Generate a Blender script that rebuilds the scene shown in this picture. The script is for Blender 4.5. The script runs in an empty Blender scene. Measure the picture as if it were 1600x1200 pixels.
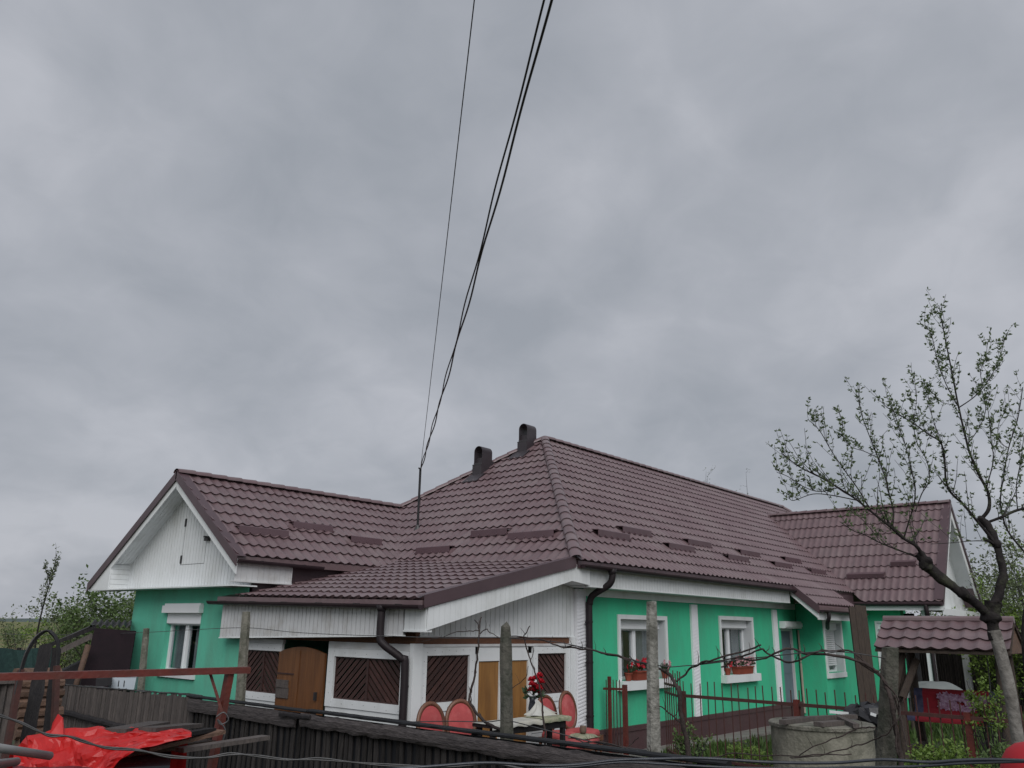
import bpy, bmesh, math, random
from mathutils import Vector, Matrix, noise
random.seed(7)
R = math.radians
V = Vector
sc = bpy.context.scene
C = sc.collection

# ------------------------------------------------------------------ camera
# world axes: X runs along the long right-hand wall, Y along the hip end, Z up
YAW, PIT, ROL, FPX = R(40.66), R(16.67), R(0.943), 1270.0
CAM = V((-12.719, -9.100, 2.2486))
FW = V((math.cos(PIT)*math.cos(YAW), math.cos(PIT)*math.sin(YAW), math.sin(PIT)))
_r0 = V((math.sin(YAW), -math.cos(YAW), 0)); _u0 = _r0.cross(FW)
RT = math.cos(ROL)*_r0 + math.sin(ROL)*_u0
UP = -math.sin(ROL)*_r0 + math.cos(ROL)*_u0
cd = bpy.data.cameras.new('camera'); cam = bpy.data.objects.new('camera', cd); C.objects.link(cam)
cd.sensor_width = 36; cd.lens = FPX/1600*36; cd.clip_end = 3000; cd.clip_start = 0.05
cam.matrix_world = Matrix(((RT.x, UP.x, -FW.x, CAM.x), (RT.y, UP.y, -FW.y, CAM.y), (RT.z, UP.z, -FW.z, CAM.z), (0, 0, 0, 1)))
sc.camera = cam

def ray(x, y):
    d = FW + RT*((x-800)/FPX) - UP*((y-600)/FPX)
    return d/math.hypot(d.x, d.y)
def px(x, y, X=None, Y=None, Z=None, D=None):
    d = ray(x, y)
    t = D if D is not None else (X-CAM.x)/d.x if X is not None else (Y-CAM.y)/d.y if Y is not None else (Z-CAM.z)/d.z
    return CAM + d*t
def proj(p):
    d = V(p)-CAM; w = d.dot(FW)
    return 800+FPX*d.dot(RT)/w, 600-FPX*d.dot(UP)/w

# ------------------------------------------------------------------ sky, sun, exposure
SUN_EL, SUN_AZ = R(42), R(228)          # high, behind the camera, diffused by cloud
w = bpy.data.worlds.new('World'); sc.world = w; w.use_nodes = True
nt = w.node_tree; N = nt.nodes; L = nt.links; N.clear()
out = N.new('ShaderNodeOutputWorld'); bg = N.new('ShaderNodeBackground')
sky = N.new('ShaderNodeTexSky'); sky.sky_type = 'NISHITA'; sky.sun_disc = False
sky.sun_elevation = SUN_EL; sky.sun_rotation = R(90)-SUN_AZ; sky.air_density = 1.0; sky.dust_density = 4
tc = N.new('ShaderNodeTexCoord'); sp = N.new('ShaderNodeSeparateXYZ'); L.new(tc.outputs['Generated'], sp.inputs[0])
def wm(op, a, b=None, v=None):
    n = N.new('ShaderNodeMath'); n.operation = op
    L.new(a, n.inputs[0])
    if b is not None: L.new(b, n.inputs[1])
    if v is not None: n.inputs[1].default_value = v
    return n.outputs[0]
zz = wm('ADD', wm('MAXIMUM', sp.outputs['Z'], v=0.0), v=0.42)
cx = wm('DIVIDE', sp.outputs['X'], zz); cy = wm('DIVIDE', sp.outputs['Y'], zz)
cb = N.new('ShaderNodeCombineXYZ'); L.new(cx, cb.inputs[0]); L.new(cy, cb.inputs[1])
def cloud(scale, det, rough, dist, off):
    mp = N.new('ShaderNodeMapping'); mp.inputs['Location'].default_value = off; L.new(cb.outputs[0], mp.inputs[0])
    n = N.new('ShaderNodeTexNoise'); n.inputs['Scale'].default_value = scale; n.inputs['Detail'].default_value = det
    n.inputs['Roughness'].default_value = rough; n.inputs['Distortion'].default_value = dist
    L.new(mp.outputs[0], n.inputs['Vector']); return n.outputs['Fac']
mx = N.new('ShaderNodeMix'); mx.data_type = 'FLOAT'; mx.inputs[0].default_value = 0.45
L.new(cloud(1.5, 3, .45, .3, (3.1, 1.7, 0)), mx.inputs[2]); L.new(cloud(3.6, 4, .48, .4, (7.3, 2.2, 0)), mx.inputs[3])
mx3 = N.new('ShaderNodeMix'); mx3.data_type = 'FLOAT'; mx3.inputs[0].default_value = 0.15
L.new(mx.outputs[0], mx3.inputs[2]); L.new(cloud(9.5, 5, .55, .6, (1.3, 8.2, 0)), mx3.inputs[3])
rp = N.new('ShaderNodeValToRGB'); L.new(mx3.outputs[0], rp.inputs[0])
rp.color_ramp.elements[0].position = .375; rp.color_ramp.elements[0].color = (.254, .272, .304, 1)
rp.color_ramp.elements[1].position = .605; rp.color_ramp.elements[1].color = (.376, .388, .423, 1)
e = rp.color_ramp.elements.new(.5); e.color = (.313, .328, .362, 1)
sk = N.new('ShaderNodeVectorMath'); sk.operation = 'SCALE'; L.new(sky.outputs[0], sk.inputs[0]); sk.inputs['Scale'].default_value = 0.05
mc = N.new('ShaderNodeMix'); mc.data_type = 'RGBA'; mc.inputs[0].default_value = 0.93
L.new(sk.outputs[0], mc.inputs[6]); L.new(rp.outputs[0], mc.inputs[7])
L.new(mc.outputs[2], bg.inputs[0]); bg.inputs[1].default_value = 1.0
L.new(bg.outputs[0], out.inputs[0])
sd = bpy.data.lights.new('sun', 'SUN'); sd.energy = 1.5; sd.angle = R(50); sd.color = (1, .985, .965)
sun = bpy.data.objects.new('sun', sd); C.objects.link(sun)
dirv = V((math.cos(SUN_EL)*math.cos(SUN_AZ), math.cos(SUN_EL)*math.sin(SUN_AZ), math.sin(SUN_EL)))
sun.rotation_euler = dirv.to_track_quat('Z', 'Y').to_euler(); sun.location = (-20, -20, 30)
sc.view_settings.view_transform = 'Standard'; sc.view_settings.look = 'None'
sc.view_settings.exposure = 0.42; sc.view_settings.gamma = 1.0

# ------------------------------------------------------------------ materials
MATS = {}
def M(name, c1, c2=None, scale=4.0, rough=.7, bump=0.0, bscale=40.0, st=(1, 1, 1), rand=0.0, metal=0.0,
      dirt=None, dscale=1.2, damt=.5, dlo=.5, dhi=.72, det=6, wave=None, spec=.5, trans=0.0):
    m = bpy.data.materials.new(name); m.use_nodes = True; MATS[name] = m
    t = m.node_tree; n = t.nodes; l = t.links; b = n['Principled BSDF']
    b.inputs['Roughness'].default_value = rough; b.inputs['Metallic'].default_value = metal
    b.inputs['Specular IOR Level'].default_value = spec
    co = n.new('ShaderNodeTexCoord'); mp = n.new('ShaderNodeMapping'); mp.inputs['Scale'].default_value = st
    l.new(co.outputs['Object'], mp.inputs[0]); vec = mp.outputs[0]
    if rand:
        oi = n.new('ShaderNodeObjectInfo'); ad = n.new('ShaderNodeVectorMath'); ad.operation = 'MULTIPLY_ADD'
        cr = n.new('ShaderNodeCombineXYZ')
        for i in range(3): l.new(oi.outputs['Random'], cr.inputs[i])
        l.new(cr.outputs[0], ad.inputs[0]); ad.inputs[1].default_value = (37, 53, 71); l.new(vec, ad.inputs[2]); vec = ad.outputs[0]
    c2 = c2 or tuple(x*.75 for x in c1)
    ns = n.new('ShaderNodeTexNoise'); ns.inputs['Scale'].default_value = scale; ns.inputs['Detail'].default_value = det
    ns.inputs['Roughness'].default_value = .6; l.new(vec, ns.inputs['Vector'])
    r = n.new('ShaderNodeMapRange'); r.inputs[1].default_value = .3; r.inputs[2].default_value = .7; l.new(ns.outputs['Fac'], r.inputs[0])
    mix = n.new('ShaderNodeMix'); mix.data_type = 'RGBA'; l.new(r.outputs[0], mix.inputs[0])
    mix.inputs[6].default_value = (*c1, 1); mix.inputs[7].default_value = (*c2, 1); col = mix.outputs[2]
    if dirt:
        n2 = n.new('ShaderNodeTexNoise'); n2.inputs['Scale'].default_value = dscale; n2.inputs['Detail'].default_value = 8
        n2.inputs['Roughness'].default_value = .65; l.new(vec, n2.inputs['Vector'])
        r2 = n.new('ShaderNodeMapRange'); r2.inputs[1].default_value = dlo; r2.inputs[2].default_value = dhi; r2.inputs[4].default_value = damt
        l.new(n2.outputs['Fac'], r2.inputs[0])
        m2 = n.new('ShaderNodeMix'); m2.data_type = 'RGBA'; l.new(r2.outputs[0], m2.inputs[0]); l.new(col, m2.inputs[6])
        m2.inputs[7].default_value = (*dirt, 1); col = m2.outputs[2]
    if rand:
        mr = n.new('ShaderNodeMapRange'); mr.inputs[3].default_value = 1-rand; mr.inputs[4].default_value = 1+rand
        l.new(oi.outputs['Random'], mr.inputs[0])
        sm = n.new('ShaderNodeVectorMath'); sm.operation = 'SCALE'; l.new(col, sm.inputs[0]); l.new(mr.outputs[0], sm.inputs['Scale']); col = sm.outputs[0]
    l.new(col, b.inputs['Base Color'])
    if rough < .6:
        rr = n.new('ShaderNodeMapRange'); rr.inputs[3].default_value = rough*.75; rr.inputs[4].default_value = min(1, rough*1.35)
        l.new(ns.outputs['Fac'], rr.inputs[0]); l.new(rr.outputs[0], b.inputs['Roughness'])
    if bump:
        nb = n.new('ShaderNodeTexNoise'); nb.inputs['Scale'].default_value = bscale; nb.inputs['Detail'].default_value = 5; l.new(vec, nb.inputs['Vector'])
        bp = n.new('ShaderNodeBump'); bp.inputs['Strength'].default_value = bump; bp.inputs['Distance'].default_value = .02
        l.new(nb.outputs['Fac'], bp.inputs['Height']); l.new(bp.outputs[0], b.inputs['Normal'])
        if wave:
            wv = n.new('ShaderNodeTexWave'); wv.inputs['Scale'].default_value = wave[0]; wv.inputs['Distortion'].default_value = 1.5
            wv.bands_direction = 'DIAGONAL'; l.new(vec, wv.inputs['Vector'])
            b2 = n.new('ShaderNodeBump'); b2.inputs['Strength'].default_value = wave[1]; b2.inputs['Distance'].default_value = .03
            l.new(wv.outputs['Fac'], b2.inputs['Height']); l.new(bp.outputs[0], b2.inputs['Normal']); l.new(b2.outputs[0], b.inputs['Normal'])
    if trans:
        tr = n.new('ShaderNodeBsdfTranslucent'); l.new(col, tr.inputs[0]); ms = n.new('ShaderNodeMixShader'); ms.inputs[0].default_value = trans
        l.new(b.outputs[0], ms.inputs[1]); l.new(tr.outputs[0], ms.inputs[2]); l.new(ms.outputs[0], n['Material Output'].inputs[0])
    return m
M('roof', (.158, .104, .112), (.118, .076, .083), scale=2.3, rough=.33, bump=.10, bscale=22, rand=.06, dirt=(.200, .160, .160), dscale=.9, damt=.55, dlo=.46, dhi=.70)
M('roof_dark', (.085, .052, .060), (.065, .04, .048), rough=.38, scale=2)
M('gutter', (.040, .025, .030), (.028, .018, .022), rough=.45, scale=3, spec=.35)
M('pipe', (.022, .016, .019), (.016, .012, .014), rough=.5, scale=3, spec=.3)
M('stack', (.045, .037, .043), (.030, .025, .030), rough=.45, scale=3, bump=.05)
M('green', (.052, .535, .300), (.044, .465, .250), scale=1.5, rough=.8, bump=.3, bscale=45, dirt=(.075, .31, .20), dscale=1.4, damt=.6, st=(1, 1, .3), dlo=.44, dhi=.66)
M('green_wing', (.125, .550, .390), (.105, .480, .335), scale=1.5, rough=.8, bump=.3, bscale=45, dirt=(.12, .33, .24), dscale=1.4, damt=.6, st=(1, 1, .3), dlo=.44, dhi=.66)
M('white', (.75, .775, .79), (.69, .715, .725), scale=2.5, rough=.45, dirt=(.44, .45, .43), dscale=1.6, damt=.55, st=(1, 1, .5))
M('white_old', (.64, .65, .66), (.54, .55, .56), scale=3, rough=.6, dirt=(.38, .36, .33), dscale=2.5, damt=.6, bump=.1)
M('white_tex', (.78, .79, .82), (.72, .73, .76), scale=8, rough=.8, bump=.2, bscale=20)
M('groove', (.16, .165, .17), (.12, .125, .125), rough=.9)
M('pvc', (.82, .84, .86), (.78, .80, .82), rough=.3, scale=2)
M('reveal', (.62, .64, .66), (.54, .56, .58), rough=.8, scale=2, bump=.1)
M('plinth', (.075, .036, .038), (.055, .028, .03), scale=3, rough=.75, bump=.35, bscale=30, dirt=(.10, .075, .07), dscale=1.5)
M('interior', (.05, .05, .055), rough=.9)
M('lattice', (.066, .029, .024), (.036, .016, .014), scale=6, rough=.6, rand=.25, bump=.2, st=(1, 1, 1))
M('lattice_frame', (.055, .025, .022), (.04, .02, .018), scale=6, rough=.6)
M('ply', (.330, .165, .046), (.21, .094, .024), scale=3.5, rough=.5, st=(4, 4, .5), dirt=(.14, .065, .022), dscale=.9, damt=.7)
M('gate_wood', (.185, .076, .026), (.10, .041, .016), scale=4, rough=.45, st=(5, 5, .4), dirt=(.085, .036, .016), dscale=.8, damt=.7, bump=.15)
M('osb', (.150, .062, .030), (.095, .038, .02), scale=16, rough=.7, st=(1, 1, 2))
M('door_grey', (.165, .195, .240), (.14, .165, .21), rough=.4, scale=2)
M('curtain', (.44, .46, .47), (.28, .30, .31), scale=3, rough=.9, trans=.3)
M('metal_red', (.150, .026, .018), (.085, .02, .016), scale=9, rough=.5, dirt=(.07, .03, .02), dscale=5, damt=.7, bump=.2)
M('metal_rust', (.085, .028, .022), (.05, .02, .018), scale=9, rough=.65, dirt=(.03, .02, .018), dscale=5, damt=.7, bump=.2)
M('wood_black', (.022, .020, .021), (.012, .011, .013), scale=7, rough=.75, spec=.25, st=(6, 6, 1), rand=.35, bump=.5, bscale=20, dirt=(.045, .041, .040), dscale=3, damt=.55)
M('wood_rail', (.092, .080, .080), (.040, .035, .036), scale=9, rough=.7, spec=.3, st=(4, 1, 6), bump=.7, bscale=14, dirt=(.022, .02, .022), dscale=4, damt=.8)
M('tar', (.012, .013, .016), (.008, .009, .011), scale=5, rough=.55, spec=.35, bump=.3, bscale=12)
M('wood_grey', (.105, .088, .080), (.055, .046, .044), scale=7, rough=.75, st=(6, 6, 1), rand=.3, bump=.6, bscale=20, dirt=(.05, .045, .045), dscale=3, damt=.6)
M('wood_brown', (.150, .088, .058), (.095, .055, .04), scale=6, rough=.75, st=(3, 3, 5), rand=.25, bump=.5, bscale=20, dirt=(.06, .045, .04), dscale=3)
M('wood_post', (.070, .050, .038), (.036, .027, .022), scale=6, rough=.8, st=(6, 6, 1), bump=.6, bscale=18)
M('concrete_pale', (.30, .295, .27), (.19, .186, .168), scale=22, rough=.9, bump=.9, bscale=35, dirt=(.09, .09, .075), dscale=7, damt=.85, dlo=.46, dhi=.60)
M('post_dark', (.115, .110, .092), (.062, .060, .05), scale=14, rough=.9, bump=.9, bscale=30, dirt=(.035, .04, .028), dscale=5, damt=.85, dlo=.45, dhi=.62)
M('cover', (.17, .185, .18), (.12, .135, .13), scale=3, rough=.5)
M('picket', (.036, .032, .031), (.014, .013, .013), scale=5, rough=.8, spec=.25, st=(7, 7, .8), rand=.45, bump=.7, bscale=20, dirt=(.075, .068, .062), dscale=2.2, damt=.5)
M('grey_metal', (.26, .26, .26), (.17, .17, .17), scale=6, rough=.4)
M('roof_guard', (.115, .070, .082), (.095, .058, .068), rough=.4, scale=3)
M('concrete', (.215, .205, .175), (.125, .122, .10), scale=14, rough=.9, bump=.9, bscale=35, dirt=(.06, .066, .045), dscale=4, damt=.85, dlo=.46, dhi=.62)
M('well', (.26, .25, .205), (.17, .165, .132), scale=5, rough=.9, bump=.7, bscale=25, dirt=(.055, .060, .040), dscale=2.2, damt=.85, dlo=.45, dhi=.66)
M('velvet', (.420, .078, .080), (.31, .050, .054), scale=7, rough=.9, rand=.08, dirt=(.50, .17, .16), dscale=5, damt=.6)
M('chair_wood', (.165, .075, .042), (.10, .04, .024), scale=8, rough=.4, bump=.1)
M('cloth_white', (.50, .50, .47), (.37, .37, .34), scale=5, rough=.9, dirt=(.45, .42, .30), dscale=3)
M('cloth_pattern', (.38, .35, .26), (.13, .17, .10), scale=14, rough=.9)
M('rose', (.520, .012, .030), (.36, .008, .02), scale=12, rough=.7)
M('pink', (.560, .300, .320), (.40, .17, .2), scale=14, rough=.75)
M('leafdark', (.030, .060, .022), (.018, .04, .016), scale=12, rough=.6)
M('terracotta', (.260, .052, .028), (.20, .04, .022), scale=5, rough=.55)
M('clay', (.16, .11, .08), (.11, .08, .06), scale=6, rough=.8)
M('blanket', (.190, .005, .013), (.12, .003, .009), scale=5, rough=.95)
M('blanket_blue', (.010, .013, .040), (.05, .05, .09), scale=11, rough=.95)
M('blanket_fl', (.34, .27, .36), (.16, .06, .12), scale=20, rough=.95)
M('red_cloth', (.42, .012, .022), (.32, .008, .016), scale=4, rough=.8)
M('tarp', (.640, .030, .028), (.48, .012, .014), scale=3, rough=.36, spec=.5, bump=.35, bscale=9, trans=.25)
M('bark', (.030, .026, .026), (.014, .012, .013), scale=9, rough=.9, bump=1.0, bscale=18, dirt=(.060, .066, .042), dscale=5, damt=.7, dlo=.52, dhi=.68, spec=.2)
M('lime', (.235, .222, .205), (.12, .112, .10), scale=7, rough=.9, bump=.9, bscale=22, dirt=(.06, .055, .05), dscale=4, damt=.9, dlo=.48, dhi=.6)
M('twig', (.030, .025, .026), (.02, .018, .02), scale=9, rough=.85)
M('vine', (.050, .034, .030), (.026, .019, .018), scale=12, rough=.85, bump=.8, bscale=30)
M('leaf_tree', (.185, .245, .115), (.100, .145, .070), scale=6, rough=.55, trans=.5)
M('leaf_bright', (.190, .290, .055), (.120, .190, .035), scale=5, rough=.6, trans=.35)
M('leaf_mid', (.135, .205, .062), (.075, .125, .040), scale=3, rough=.6, trans=.35)
M('leaf_blossom', (.52, .55, .46), (.30, .36, .22), scale=5, rough=.7, trans=.3)
M('leaf_grey', (.175, .215, .110), (.105, .13, .075), scale=3, rough=.6, trans=.35)
M('grass', (.085, .150, .032), (.045, .085, .02), scale=4, rough=.7, trans=.25)
M('wire', (.10, .10, .105), (.05, .05, .05), scale=10, rough=.4, metal=.4)
M('cable', (.012, .012, .014), (.02, .02, .022), scale=10, rough=.4)
M('cable_blue', (.035, .040, .052), (.022, .026, .034), scale=12, rough=.28)
M('corrugated', (.040, .038, .040), (.020, .020, .022), scale=4, rough=.6, bump=.3)
M('board_dark', (.020, .012, .016), (.013, .009, .012), scale=4, rough=.75, bump=.15, spec=.15)
M('shed_wall', (.022, .020, .024), (.012, .012, .015), scale=5, rough=.8)
M('net', (.020, .055, .050), (.012, .035, .034), scale=20, rough=.9, bump=.4)
M('tub', (.52, .58, .64), (.44, .50, .56), scale=4, rough=.4)
M('beige', (.42, .36, .29), (.33, .28, .23), scale=5, rough=.8)
M('black_plastic', (.015, .015, .017), (.02, .02, .024), rough=.35, scale=5, bump=.4, bscale=6)
M('hinge', (.03, .03, .032), rough=.5)
M('hills', (.080, .105, .100), (.065, .09, .085), scale=.05, rough=1)
M('terrace', (.20, .19, .175), (.13, .125, .115), scale=3, rough=.85, bump=.4, bscale=20)

def ground_mat():
    m = bpy.data.materials.new('ground'); m.use_nodes = True; t = m.node_tree; n = t.nodes; l = t.links; b = n['Principled BSDF']
    co = n.new('ShaderNodeTexCoord')
    def nz(s, d=7):
        k = n.new('ShaderNodeTexNoise'); k.inputs['Scale'].default_value = s; k.inputs['Detail'].default_value = d; l.new(co.outputs['Object'], k.inputs['Vector']); return k
    def ramp(f, stops):
        r = n.new('ShaderNodeValToRGB'); l.new(f, r.inputs[0]); el = r.color_ramp.elements
        el[0].position, el[0].color = stops[0][0], (*stops[0][1], 1); el[1].position, el[1].color = stops[-1][0], (*stops[-1][1], 1)
        for p, c in stops[1:-1]: x = el.new(p); x.color = (*c, 1)
        return r.outputs[0]
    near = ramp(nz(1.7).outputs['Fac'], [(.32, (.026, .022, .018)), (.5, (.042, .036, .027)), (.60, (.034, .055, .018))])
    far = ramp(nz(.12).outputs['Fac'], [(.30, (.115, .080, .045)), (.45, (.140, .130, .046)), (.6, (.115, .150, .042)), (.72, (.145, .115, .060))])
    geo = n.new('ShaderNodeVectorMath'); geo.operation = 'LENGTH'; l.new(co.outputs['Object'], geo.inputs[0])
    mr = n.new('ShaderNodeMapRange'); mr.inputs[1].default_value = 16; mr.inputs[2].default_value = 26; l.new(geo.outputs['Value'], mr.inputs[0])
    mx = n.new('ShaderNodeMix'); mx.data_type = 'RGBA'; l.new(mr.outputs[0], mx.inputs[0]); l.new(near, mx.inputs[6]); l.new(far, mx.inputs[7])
    l.new(mx.outputs[2], b.inputs['Base Color']); b.inputs['Roughness'].default_value = .95
    bp = n.new('ShaderNodeBump'); bp.inputs['Strength'].default_value = .7; bp.inputs['Distance'].default_value = .06
    l.new(nz(9).outputs['Fac'], bp.inputs['Height']); l.new(bp.outputs[0], b.inputs['Normal'])
    MATS['ground'] = m
ground_mat()
def glass_mat():
    m = bpy.data.materials.new('glass'); m.use_nodes = True; t = m.node_tree; n = t.nodes; l = t.links
    n.remove(n['Principled BSDF'])
    tr = n.new('ShaderNodeBsdfTransparent'); tr.inputs[0].default_value = (.86, .89, .90, 1)
    gl = n.new('ShaderNodeBsdfGlossy'); gl.inputs['Roughness'].default_value = .03
    fr = n.new('ShaderNodeLayerWeight'); fr.inputs[0].default_value = .5
    pw = n.new('ShaderNodeMath'); pw.operation = 'POWER'; l.new(fr.outputs['Facing'], pw.inputs[0]); pw.inputs[1].default_value = 4.0
    mr = n.new('ShaderNodeMapRange'); mr.inputs[3].default_value = .05; mr.inputs[4].default_value = 1; l.new(pw.outputs[0], mr.inputs[0])
    ms = n.new('ShaderNodeMixShader'); l.new(mr.outputs[0], ms.inputs[0]); l.new(tr.outputs[0], ms.inputs[1]); l.new(gl.outputs[0], ms.inputs[2])
    l.new(ms.outputs[0], n['Material Output'].inputs[0]); MATS['glass'] = m
glass_mat()

# ------------------------------------------------------------------ mesh helpers
class MB:
    def __init__(s): s.v = []; s.f = []; s.sm = False
    def add(s, vs, fs):
        o = len(s.v); s.v += [V(p) for p in vs]; s.f += [tuple(i+o for i in f) for f in fs]; return s
    def hexa(s, a, b):            # two matching quads (bottom ring, top ring)
        return s.add(list(a)+list(b), [(3, 2, 1, 0), (4, 5, 6, 7), (0, 1, 5, 4), (1, 2, 6, 5), (2, 3, 7, 6), (3, 0, 4, 7)])
    def box(s, x0, x1, y0, y1, z0, z1):
        return s.hexa([(x0, y0, z0), (x1, y0, z0), (x1, y1, z0), (x0, y1, z0)], [(x0, y0, z1), (x1, y0, z1), (x1, y1, z1), (x0, y1, z1)])
    def bar(s, p, q, wd, ht, up=(0, 0, 1)):   # rectangular bar between two points
        p = V(p); q = V(q); d = (q-p).normalized(); u = V(up)
        if abs(d.dot(u)) > .98: u = V((1, 0, 0))
        a = d.cross(u).normalized()*wd/2; c = a.cross(d).normalized()*ht/2
        return s.hexa([p-a-c, p+a-c, p+a+c, p-a+c], [q-a-c, q+a-c, q+a+c, q-a+c])
    def prism(s, poly, vec):
        n = len(poly); vec = V(vec); a = [V(p) for p in poly]
        return s.add(a+[p+vec for p in a], [tuple(range(n-1, -1, -1)), tuple(range(n, 2*n))]+[(i, (i+1) % n, (i+1) % n+n, i+n) for i in range(n)])
    def tube(s, pts, rad, n=8, cap=True):
        pts = [V(p) for p in pts]; k = len(pts)
        rad = [rad]*k if not hasattr(rad, '__len__') else rad
        o = len(s.v); prev = None
        for i, p in enumerate(pts):
            d = (pts[min(i+1, k-1)]-pts[max(i-1, 0)]); d = d.normalized() if d.length > 1e-9 else V((0, 0, 1))
            if prev is None:
                a = d.orthogonal().normalized()
            else:
                a = prev-d*prev.dot(d); a = a.normalized() if a.length > 1e-6 else d.orthogonal().normalized()
            prev = a; b = d.cross(a)
            for j in range(n):
                t = 2*math.pi*j/n; s.v.append(p+(a*math.cos(t)+b*math.sin(t))*rad[i])
        for i in range(k-1):
            for j in range(n):
                s.f.append((o+i*n+j, o+i*n+(j+1) % n, o+(i+1)*n+(j+1) % n, o+(i+1)*n+j))
        if cap: s.f.append(tuple(o+j for j in range(n-1, -1, -1))); s.f.append(tuple(o+(k-1)*n+j for j in range(n)))
        return s
    def lathe(s, prof, n=16, c=(0, 0, 0)):
        c = V(c); o = len(s.v)
        for r, z in prof:
            for j in range(n):
                t = 2*math.pi*j/n; s.v.append(c+V((r*math.cos(t), r*math.sin(t), z)))
        for i in range(len(prof)-1):
            for j in range(n): s.f.append((o+i*n+j, o+i*n+(j+1) % n, o+(i+1)*n+(j+1) % n, o+(i+1)*n+j))
        s.f.append(tuple(o+j for j in range(n-1, -1, -1))); s.f.append(tuple(o+(len(prof)-1)*n+j for j in range(n)))
        return s
    def blob(s, c, r, n=8, m=6, jit=.15):
        c = V(c); r = V(r) if hasattr(r, '__len__') else V((r, r, r)); o = len(s.v)
        for i in range(m+1):
            for j in range(n):
                th = math.pi*i/m; ph = 2*math.pi*j/n; k = 1+random.uniform(-jit, jit)
                s.v.append(c+V((r.x*math.sin(th)*math.cos(ph)*k, r.y*math.sin(th)*math.sin(ph)*k, r.z*math.cos(th)*k)))
        for i in range(m):
            for j in range(n): s.f.append((o+i*n+j, o+i*n+(j+1) % n, o+(i+1)*n+(j+1) % n, o+(i+1)*n+j))
        return s
    def leaf(s, p, d, nrm, ln, wd):
        d = d.normalized(); a = d.cross(nrm); a = a.normalized()*wd/2 if a.length > 1e-5 else d.orthogonal().normalized()*wd/2
        nn = a.cross(d).normalized()*ln*.12
        return s.add([p, p+d*ln*.5+a-nn, p+d*ln, p+d*ln*.5-a-nn], [(0, 1, 2), (0, 2, 3)])
    def slab(s, W, a0, a1, b0, b1, d0, d1):   # W=(origin, along, outward normal); along/height/outward ranges
        O, U, Nn = W
        P = lambda a, z, d: O+U*a+Nn*d+V((0, 0, z))
        return s.hexa([P(a0, b0, d0), P(a1, b0, d0), P(a1, b0, d1), P(a0, b0, d1)], [P(a0, b1, d0), P(a1, b1, d0), P(a1, b1, d1), P(a0, b1, d1)])
    def boards(s, W, a0, a1, pitch, gap, zb, zt, d0, d1):   # vertical boards, sloping ends allowed
        O, U, Nn = W; n = max(1, round((a1-a0)/pitch)); pt = (a1-a0)/n
        zb = zb if callable(zb) else (lambda a, k=zb: k); zt = zt if callable(zt) else (lambda a, k=zt: k)
        P = lambda a, z, d: O+U*a+Nn*d+V((0, 0, z))
        for i in range(n):
            p, q = a0+i*pt+gap/2, a0+(i+1)*pt-gap/2
            if zt(p)-zb(p) < .005 and zt(q)-zb(q) < .005: continue
            s.hexa([P(p, zb(p), d0), P(q, zb(q), d0), P(q, zb(q), d1), P(p, zb(p), d1)],
                   [P(p, max(zt(p), zb(p)+.003), d0), P(q, max(zt(q), zb(q)+.003), d0), P(q, max(zt(q), zb(q)+.003), d1), P(p, max(zt(p), zb(p)+.003), d1)])
        return s

def mesh_of(name, mb, mat, smooth=False, flip=True):
    me = bpy.data.meshes.new(name); me.from_pydata([tuple(p) for p in mb.v], [], mb.f)
    bm = bmesh.new(); bm.from_mesh(me)
    if flip: bmesh.ops.recalc_face_normals(bm, faces=bm.faces)
    bm.to_mesh(me); bm.free(); me.materials.append(MATS[mat])
    if smooth:
        for p in me.polygons: p.use_smooth = True
    return me
INV = {}
def thing(name, label, cat, loc=(0, 0, 0), group=None):
    o = bpy.data.objects.new(name, None); C.objects.link(o); o.location = loc; o.empty_display_size = .2
    o['label'] = label; o['category'] = cat
    if group: o['group'] = group
    INV[o] = Matrix.Translation(-V(loc)); return o
def obj(name, mb, mat, parent=None, smooth=False, label=None, cat=None, group=None, kind=None, flip=True):
    """mesh given in world coordinates; top-level ones get their origin at their base"""
    off = V((0, 0, 0))
    if parent is None:
        lo = [min(p[i] for p in mb.v) for i in range(3)]; hi = [max(p[i] for p in mb.v) for i in range(3)]
        off = V(((lo[0]+hi[0])/2, (lo[1]+hi[1])/2, lo[2]))
        if kind == 'structure': off = V((0, 0, 0))
        for i, p in enumerate(mb.v): mb.v[i] = p-off
    o = bpy.data.objects.new(name, mesh_of(name, mb, mat, smooth, flip)); C.objects.link(o); o.location = off
    if parent is not None:
        o.parent = parent
        if parent in INV: o.matrix_parent_inverse = INV[parent]
    if label: o['label'] = label
    if cat: o['category'] = cat
    if group: o['group'] = group
    if kind: o['kind'] = kind
    return o
def inst(name, me, M4, parent):
    o = bpy.data.objects.new(name, me); C.objects.link(o); o.parent = parent
    if parent in INV: o.matrix_parent_inverse = INV[parent]
    o.matrix_basis = M4; return o
def copy_tree(o, parent=None):
    c = o.copy(); C.objects.link(c)
    if parent is not None: c.parent = parent
    for ch in list(o.children): copy_tree(ch, c)
    return c
def smoothline(pts, n=6):
    pts = [V(p) for p in pts]; out = []
    for i in range(len(pts)-1):
        p0 = pts[max(i-1, 0)]; p1 = pts[i]; p2 = pts[i+1]; p3 = pts[min(i+2, len(pts)-1)]
        for k in range(n):
            t = k/n
            out.append(.5*((2*p1)+(p2-p0)*t+(2*p0-5*p1+4*p2-p3)*t*t+(-p0+3*p1-3*p2+p3)*t**3))
    out.append(pts[-1]); return out
def taper(n, a, b): return [a+(b-a)*i/max(1, n-1) for i in range(n)]

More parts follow.
